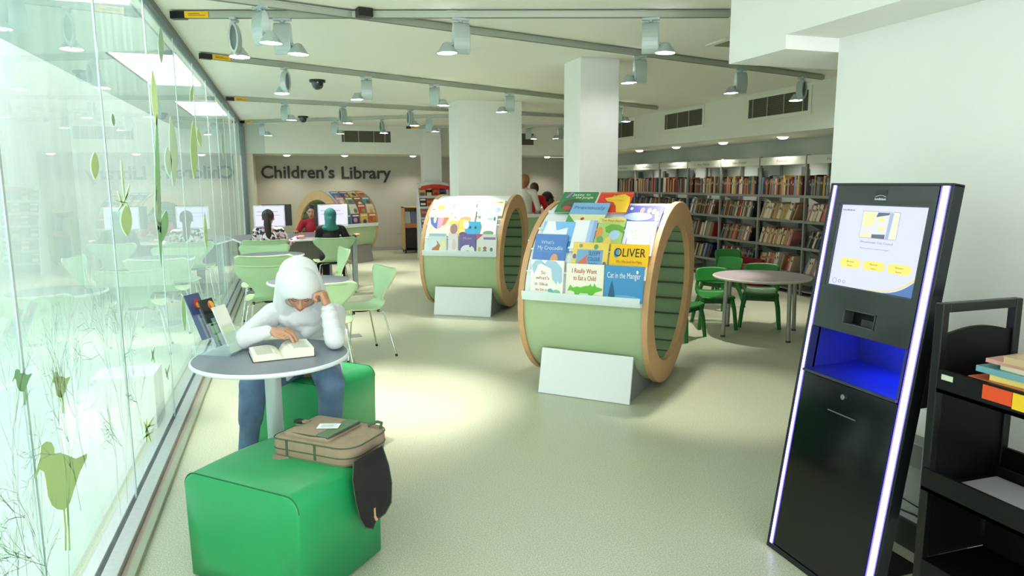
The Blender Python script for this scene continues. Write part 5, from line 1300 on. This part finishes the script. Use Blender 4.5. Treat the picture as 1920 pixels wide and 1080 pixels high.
def floral():
    m = bpy.data.materials.new('floral_print_cotton'); m.use_nodes = True; nt = m.node_tree; b = nt.nodes['Principled BSDF']; b.inputs['Roughness'].default_value = .85
    tc = nt.nodes.new('ShaderNodeTexCoord'); vo = nt.nodes.new('ShaderNodeTexVoronoi'); vo.inputs['Scale'].default_value = 26
    rp = nt.nodes.new('ShaderNodeValToRGB'); rp.color_ramp.interpolation = 'CONSTANT'
    for i, (p, c) in enumerate(((0, (226, 218, 222)), (.35, (60, 50, 66)), (.55, (206, 120, 160)), (.75, (236, 230, 232)))):
        e = rp.color_ramp.elements[i] if i < 2 else rp.color_ramp.elements.new(p)
        e.position = p; e.color = (*lin(c), 1)
    sx = nt.nodes.new('ShaderNodeSeparateColor'); nt.links.new(tc.outputs['Object'], vo.inputs['Vector']); nt.links.new(vo.outputs['Color'], sx.inputs[0]); nt.links.new(sx.outputs[0], rp.inputs[0]); nt.links.new(rp.outputs[0], b.inputs['Base Color'])
    return m
HAIRD = mat('dark_brown_hair', (44, 28, 24), .5, noise=.3, nscale=60)
HAIRB = mat('black_hair', (20, 16, 16), .45)
DARKC = mat('black_cloth', (20, 20, 24), .85)
figure('girl with a dark ponytail in a floral top at the left computer', (-.26, 10.27, 0), 88, 'sit', shirt=floral(), trousers=mat('plum_trousers', (70, 50, 70), .8), hair=HAIRD,
       hairparts=(('c', (0, -.10, .02), .045, (0, -.12, -.10), .05), ('c', (0, -.12, -.10), .05, (.01, -.10, -.25), .038), ('e', (0, -.10, .03), (.06, .04, .05))),
       arms=((V3(-.20, .16, .70), V3(-.16, .40, .775)), (V3(.24, .18, .70), V3(.38, .40, .775))), headdir=(.05, 1, -.1))
figure('person in teal headscarf and black clothes at the right computer', (.58, 10.38, 0), 84, 'sit', shirt=DARKC, trousers=DARKC, scarf=mat('teal_scarf', (44, 112, 108), .8, bump=.2, bscale=20),
       arms=((V3(-.20, .16, .70), V3(-.12, .36, .775)), (V3(.25, .14, .70), V3(.33, .34, .775))), k=1.0)
figure('child in a red top across the desk, half hidden by the right monitor', (.40, 12.35, 0), 262, 'sit', shirt=mat('red_jersey', (168, 26, 44), .8), trousers=DARKC, hair=HAIRB,
       arms=((V3(-.22, .2, .72), V3(-.14, .46, .775)), (V3(.24, .18, .72), V3(.22, .44, .775))))
figure('blonde woman in a white cardigan standing behind the counter', (4.05, 11.95, 0), 60, 'stand', shirt=mat('white_cardigan', (236, 232, 226), .85), trousers=mat('pale_trousers', (200, 196, 188), .8), hair=mat('blonde_hair', (168, 118, 66), .5, noise=.2, nscale=50),
       hairparts=(('c', (0, -.06, 0), .06, (0, -.07, -.09), .05), ('e', (.0, -.04, .0), (.085, .07, .085))), k=1.075, arms=((V3(-.24, .0, 1.08), V3(-.22, .16, .90)), (V3(.24, .02, 1.08), V3(.18, .24, 1.02))), headdir=(.1, 1, -.25))
figure('person with short brown hair in a red T-shirt behind counter', (4.43, 12.50, 0), 75, 'stand', shirt=mat('red_tshirt', (200, 20, 36), .8), trousers=DARKC, hair=mat('brown_hair', (84, 50, 34), .5, noise=.2, nscale=50), hairparts=(('e', (0, -.03, 0), (.086, .08, .085)),), k=.98, sleeves='short',
       arms=((V3(-.24, .02, .95), V3(-.22, .20, .80)), (V3(.25, .02, .95), V3(.24, .16, .78))))
figure('dark haired girl in a pale top seated beyond the counter', (4.84, 13.05, 0), 10, 'sit', skin=SKIND, shirt=mat('pale_grey_top', (206, 196, 190), .85), trousers=DARKC, hair=HAIRB, hairparts=(('e', (0, -.10, .01), (.045, .045, .05)),), k=1.25, headdir=(0, 1, -.05),
       arms=((V3(-.2, .2, .78), V3(-.12, .36, .78)), (V3(.2, .2, .78), V3(.12, .36, .78))))
t = thing('stool', 'high stool under the girl beyond the counter', 'stool', (4.84, 13.05, 0))
MB().cyl((0, 0, .33), (0, 0, .365), .17, n=24).build('seat', BLACK, t)
for a in (45, 135, 225, 315): MB().cyl((.1*math.cos(R(a)), .1*math.sin(R(a)), .33), (.17*math.cos(R(a)), .17*math.sin(R(a)), 0), .012, n=8).build('leg', CHROME, t)

# ================================================================== COMPUTER DESK
DZ = R(12.5)
dt = thing('computer_desk', 'long white edged grey desk with computers at the back left', 'desk', (-.62, 10.36, 0), DZ)
MB().box(0, 1.66, 0, 1.50, .722, .745).build('desk_edge', mat('white_desk_edge', (220, 222, 216), .45), dt, bevel=.004)
MB().box(.012, 1.648, .012, 1.488, .745, .749).build('desktop', mat('lilac_desktop', (150, 142, 152), .4), dt)
for x, y in ((.05, .25), (1.60, .03), (1.60, 1.42), (.05, 1.42)): MB().box(x-.035, x+.035, y-.03, y+.04, 0, .722).build('leg', ALUP, dt, bevel=.008)
MB().box(.05, 1.6, .70, .74, .35, .722).build('modesty_panel', mat('desk_panel_grey', (150, 148, 140), .6), dt)
DM = Matrix.Translation(dt.location) @ RZ(DZ)
def monitor(x, y, rz, label, w=.44, h=.33, body=WHITEP, z0=.90):
    p = DM @ Vector((x, y, 0))
    t = thing('computer_monitor', label, 'monitor', (p.x, p.y, .749), rz, 'computer monitors on the desk')
    b0 = z0-.749
    MB().box(-w/2, w/2, 0, .035, b0, b0+h).build('monitor_body', body, t, bevel=.006)
    MB().box(-w/2+.018, w/2-.018, -.0015, 0, b0+.030, b0+h-.018).build('display', glow('monitor_glow', (214, 216, 250), .55), t)
    MB().box(-w/2+.04, w/2-.10, -.0025, -.0016, b0+h-.10, b0+h-.085).box(-w/2+.04, w/2-.06, -.0025, -.0016, b0+h-.15, b0+h-.14).build('screen_text_rows', glow('monitor_rows', (180, 184, 226), .5), t)
    MB().box(-.03, .03, .012, .03, .008, b0+.05).build('stand', body, t); MB().box(-.10, .10, -.06, .10, 0, .008).build('stand_foot', body, t, bevel=.003)
monitor(.50, .56, R(4), 'white framed lit monitor in front of the ponytailed girl', body=WHITEP)
monitor(1.40, .40, R(-3), 'white framed lit monitor in front of teal headscarf person', body=WHITEP)
monitor(.70, 1.02, R(186), 'black backed monitor facing away, behind the left lit monitor', body=BLACK)
monitor(1.44, .78, R(178), 'black backed monitor facing away, behind the right lit monitor', body=BLACK)
for i, (x, y, w, lab) in enumerate(((.36, .26, .40, 'black keyboard in front of the ponytailed girl'), (1.40, .16, .40, 'black keyboard before the teal headscarf person'))):
    p = DM @ Vector((x, y, 0)); t = thing('keyboard', lab, 'keyboard', (p.x, p.y, .749), DZ, 'keyboards on the desk')
    MB().box(-w/2, w/2, -.07, .07, 0, .014).build('keyboard_base', BLACK, t, bevel=.003)
    kb = MB()
    for a in range(16):
        for b_ in range(5): kb.box(-w/2+.012+a*.0237, -w/2+.031+a*.0237, -.06+b_*.024, -.040+b_*.024, .014, .019)
    kb.build('keys', mat('key_grey', (40, 40, 44), .5), t)['kind'] = 'stuff'

# ================================================================== SERVICE COUNTER, RACKS AT THE BACK
t = thing('service_counter', 'pale green service counter between the two big pillars', 'counter', (4.1, 11.1, 0), world=True)
MB().box(3.40, 4.75, 10.80, 11.45, .985, 1.01).build('counter_top', mat('counter_white', (236, 240, 228), .4), t, bevel=.004)
MB().box(3.42, 4.73, 10.84, 11.42, .62, .985).build('green_panel', MINT, t)
MB().box(3.42, 4.73, 10.825, 10.845, .595, .62).build('lit_edge', glow('counter_glow', (240, 255, 220), 1.2), t)
MB().box(3.46, 4.69, 10.92, 11.40, 0, .62).build('plinth', mat('counter_plinth', (110, 108, 100), .6), t)
o = MB().box(-.11, .11, -.15, .15, 0, .004).build('paper_sheet', mat('plain_paper', (240, 238, 230), .7)); o.location = (4.05, 11.1, 1.01); o.rotation_euler = (0, 0, .3); tag(o, 'white sheet of paper lying on the pale green counter', 'paper')

# curved magazine rack in front of the narrow rear pillar
mr_ = thing('magazine_rack', 'tall curved rack full of colourful magazines before the narrow rear pillar', 'magazine rack', (2.86, 14.25, 0))
prof = lambda u: (-.20 + .34*u**1.6, .15+1.30*u)
for x in (-.30, .30):
    pts = [(prof(i/14)[0]-.05, prof(i/14)[1]) for i in range(15)] + [(.24, 1.45), (.24, 0), (-.28, 0)]
    MB().prism(pts, x-.010, x+.010, Matrix(((0,0,1,0),(1,0,0,0),(0,1,0,0),(0,0,0,1)))).build('side_panel', WHITEP, mr_)
MB().box(-.30, .30, .20, .24, 0, 1.45).build('back_panel', mat('rack_grey', (150, 150, 144), .6), mr_)
MB().grid(lambda u, v_: (-.30+.60*v_, -.20+.36*u+.03*math.sin(PI*v_)*-1, 1.40+.14*math.sin(PI*(.15+.5*u)) + .04*math.sin(PI*v_)), 10, 12).build('curved_top', mat('rack_top_white', (230, 226, 220), .5), mr_)
MB().grid(lambda u, v_: (-.29+.58*v_, -.215-.02*math.sin(PI*v_), 1.40+.08*u+.04*math.sin(PI*v_)), 3, 12).build('red_top_band', mat('rack_red', (190, 44, 40), .5), mr_)
rr = random.Random(11)
mc = [('red', (190, 50, 46)), ('white', (232, 228, 222)), ('black', (40, 34, 34)), ('brown', (130, 84, 56)), ('pink', (216, 150, 160)), ('yellow', (226, 186, 90)), ('purple', (110, 90, 140)), ('blue', (90, 130, 180)), ('cream', (236, 214, 170)), ('orange', (206, 110, 60))]
cn = ['left', 'middle left', 'middle right', 'right']
for row in range(6):
    u = .02+.165*row; y, z = prof(u)
    MB().box(-.29, .29, y-.035, y+.10, z-.006, z).box(-.29, .29, y-.037, y-.033, z-.006, z+.04).build('rack_tier', mat('rack_clear', (200, 206, 206), .2), mr_)
    for cc in range(4):
        c = mc[(row*3+cc*7) % 10]; c2_ = mc[(row*5+cc*2+1) % 10][1]
        M = Matrix.Translation(mr_.location) @ T(-.28+cc*.142, y-.022, z+.001) @ RX(-.28)
        o = MB().box(0, .132, 0, .006, 0, .215).build('magazine', am(c[1])); o.matrix_world = M
        tag(o, '%s magazine at the %s of tier %s of the curved rack' % (c[0], cn[cc], ('one', 'two', 'three', 'four', 'five', 'six')[row]), 'magazine', 'magazines in the curved rack')
        MB().box(.015, .115, -.0006, 0, .03+.04*rr.random(), .11).box(.01, .12, -.0006, 0, .165, .20).build('cover_picture', am(c2_), o)
# small wooden display beside it
t = thing('wooden_display_unit', 'narrow wooden display unit against the back wall left of magazine rack', 'display unit', (2.62, 15.75, 0))
MB().box(-.17, -.145, -.2, .2, .08, 1.02).box(.145, .17, -.2, .2, .08, 1.02).box(-.145, .145, .18, .2, .08, 1.02).box(-.17, .17, -.2, .2, 1.0, 1.02).build('carcass', BIRCH, t)
MB().box(-.145, .145, -.19, .18, .56, .66).build('orange_band', mat('orange_wood', (200, 130, 84), .5), t)
MB().box(-.145, .145, -.12, .18, .10, .56).build('dark_bin', mat('dark_bin', (48, 38, 40), .6), t)
MB().box(-.17, .17, -.2, .2, .05, .08).build('base', BLACK, t)
for x in (-.14, .14):
    for y in (-.16, .16): MB().cyl((x-.01, y, .025), (x+.01, y, .025), .025, n=14).build('castor', BLACK, t)
for j, (c, lab) in enumerate((((206, 214, 216), 'pale'), ((120, 130, 170), 'bluish'))):
    o = MB().box(0, .13, 0, .01, 0, .26).build('magazine', am(c)); o.matrix_world = Matrix.Translation((2.48+j*.14, 15.62, .662)) @ RX(-.25)
    tag(o, '%s magazine in the top of the narrow wooden display unit' % lab, 'magazine', 'magazines in the wooden unit')

# ================================================================== BACKPACK ON THE NEAR SEAT
BT = mat('taupe_canvas', (152, 134, 112), .85, noise=.06, nscale=30, bump=.15, bscale=220)
BG = mat('sage_canvas', (96, 122, 92), .85, noise=.05, nscale=30); BZ = mat('green_piping', (70, 92, 66), .7); BD = mat('black_mesh_padding', (28, 26, 26), .9, bump=.3, bscale=260)
BL = Vector((.125, 2.915, .44)); bz = R(-41)
BM_ = Matrix.Translation(BL) @ RZ(bz)
bp = thing('backpack', 'taupe and sage backpack lying flat on the near green cube seat', 'backpack', BL, bz)
def rrect(hx, hy, r1, r2, n=6):
    P = []
    for cx_, cy_, a0, r_ in ((hx-r2, hy-r2, 0, r2), (-hx+r1, hy-r1, 90, r1), (-hx+r1, -hy+r1, 180, r1), (hx-r2, -hy+r2, 270, r2)):
        for k in range(n+1): a = R(a0+90*k/n); P.append((cx_+r_*math.cos(a), cy_+r_*math.sin(a)))
    return P
def pillow(hx, hy, r1, r2, z0, z1, edge=.02):
    b = MB(); rings = [(1-edge*.9, z0), (1.0, z0+(z1-z0)*.3), (1.0, z0+(z1-z0)*.7), (1-edge, z1-.002), (1-edge*3, z1), (.6, z1+.006), (.25, z1+.008)]
    base = rrect(hx, hy, r1, r2); n = len(base); vs = []
    for s_, z in rings: vs += [(x*s_, y*s_, z) for x, y in base]
    b.add(vs, [(i*n+k, i*n+(k+1) % n, (i+1)*n+(k+1) % n, (i+1)*n+k) for i in range(len(rings)-1) for k in range(n)], None, 0, True)
    b.add(vs, [tuple(range(n-1, -1, -1)), tuple(range((len(rings)-1)*n, len(rings)*n))], None, 0, True)
    return b
pillow(.225, .160, .035, .085, .012, .088).build('main_pouch', BT, bp)
pillow(.222, .157, .035, .085, .002, .030).build('back_pouch', mat('taupe_canvas_dark', (132, 114, 94), .85), bp)
fp_ = pillow(.130, .128, .02, .03, .0, .022); fp_.v = [p + Vector((-.045, -.010, .088)) for p in fp_.v]; fp_.build('front_pocket', BT, bp)
for zz in (.040, .084):
    MB().tube([(x*1.002, y*1.002, zz) for x, y in rrect(.225, .160, .035, .085)] + [(rrect(.225, .160, .035, .085)[0][0], rrect(.225, .160, .035, .085)[0][1], zz)], .0028, 6).build('piping', BZ, bp)
MB().grid(lambda u, v_: (-.172+.253*v_, -.06+.085*u + .0, .1135+.003*math.sin(PI*v_)), 4, 10).grid(lambda u, v_: (-.172-.004*u, -.06+.085*v_, .1135-.024*u), 2, 4).build('sage_band', BG, bp)
MB().box(.010, .080, -.130, .108, .108, .117).build('sage_strap', BG, bp, bevel=.003)
MB().tube([(-.165, -.128, .106), (-.02, -.134, .109), (.08, -.128, .108), (.088, -.05, .110), (.086, .10, .108)], .0035, 8).build('pocket_zip', mat('zip_dark_green', (52, 66, 50), .6), bp)
MB().box(-.188, -.030, -.026, -.010, .115, .119).build('webbing_strap', BT, bp)
MB().box(-.200, -.150, -.036, .000, .112, .126).build('buckle', BLACK, bp, bevel=.004)
MB().box(-.155, -.128, -.032, -.004, .117, .127).build('webbing_loop', mat('taupe_webbing', (150, 126, 104), .85), bp, bevel=.002)
lb = MB().box(-.05, .05, -.032, .032, .1195, .1208, RZ(R(24)) @ T(-.01, -.02, 0)).build('luggage_label', mat('label_white', (240, 242, 246), .5), bp); lb['label'] = 'white label card with small print'
pr_ = MB()
for j in range(4): pr_.box(-.035, .035-.012*(j % 2), .014-.011*j, .017-.011*j, .1209, .1212, RZ(R(24)) @ T(-.01, -.02, 0))
pr_.build('label_print', mat('label_print', (150, 156, 170), .6), lb)
MB().tube([(.13, .10, .100), (.16, .135, .112), (.19, .128, .112), (.205, .095, .100)], .007, 8).build('carry_loop', BZ, bp)
MB().tube([(.02, .158, .075), (.10, .163, .080), (.17, .135, .080)], .004, 8).build('main_zip', MATS['zip_dark_green'], bp)
MB().box(-.14, -.128, -.1625, -.16, .016, .084).box(.02, .032, -.1625, -.160, .016, .084).build('side_stripes', BZ, bp)
MB().prism([(-.205, -.165), (-.12, -.165), (-.15, -.20), (-.19, -.195)], .002, .012).build('strap_end', BT, bp)
# padded back flap hanging over the seat's right face
A_ = Vector((-.012, 2.45, 0)); n_ = Vector((.694, .72, 0)).cross(Vector((0, 0, 1))).normalized()
def on_face(px, py, off):
    d = FWD + RIGHT*((px-960)/F_PX) - UP*((py-540)/F_PX); c = Vector((0, 0, EYE)); q = A_ + n_*off
    return c + d*((q-c).dot(n_)/d.dot(n_))
outl = [(664, 866), (662, 900), (668, 940), (676, 972), (686, 989), (700, 991), (706, 975), (722, 962), (733, 942), (734, 905), (728, 872), (716, 836), (700, 845)]
fr_, bk_ = [on_face(x, y, .040) for x, y in outl], [on_face(x, y, .022) for x, y in outl]
cen = sum(fr_, Vector())/len(fr_) + n_*.010
b = MB(); nn = len(outl); mid_ = [p.lerp(cen, .35) + n_*.006 for p in fr_]
b.add(fr_+bk_+mid_+[cen], [(i, (i+1) % nn, nn+(i+1) % nn, nn+i) for i in range(nn)] + [(i, (i+1) % nn, 2*nn+(i+1) % nn, 2*nn+i) for i in range(nn)] + [(2*nn+i, 2*nn+(i+1) % nn, 3*nn) for i in range(nn)] + [tuple(nn+i for i in range(nn))], None, 0, True)
inv = BM_.inverted(); b.v = [inv @ p for p in b.v]
flap_parts = [b.build('padded_flap', BD, bp, weld=True)]
e = MB().tube([inv @ on_face(x, y, .036) for x, y in outl[:6]], .004, 8).tube([inv @ on_face(x, y, .036) for x, y in outl[6:12]], .004, 8); flap_parts.append(e.build('flap_piping', BZ, bp))
flap_parts.append(MB().tube([inv @ on_face(x, y, .046) for x, y in ((701, 952), (702, 968), (706, 974))], .007, 8).build('flap_tab', mat('tan_leather_tab', (196, 150, 110), .6), bp))
for o in bp.children:
    if o not in flap_parts: o.scale = (.88, .90, .95); o.location = (.012, 0, 0)
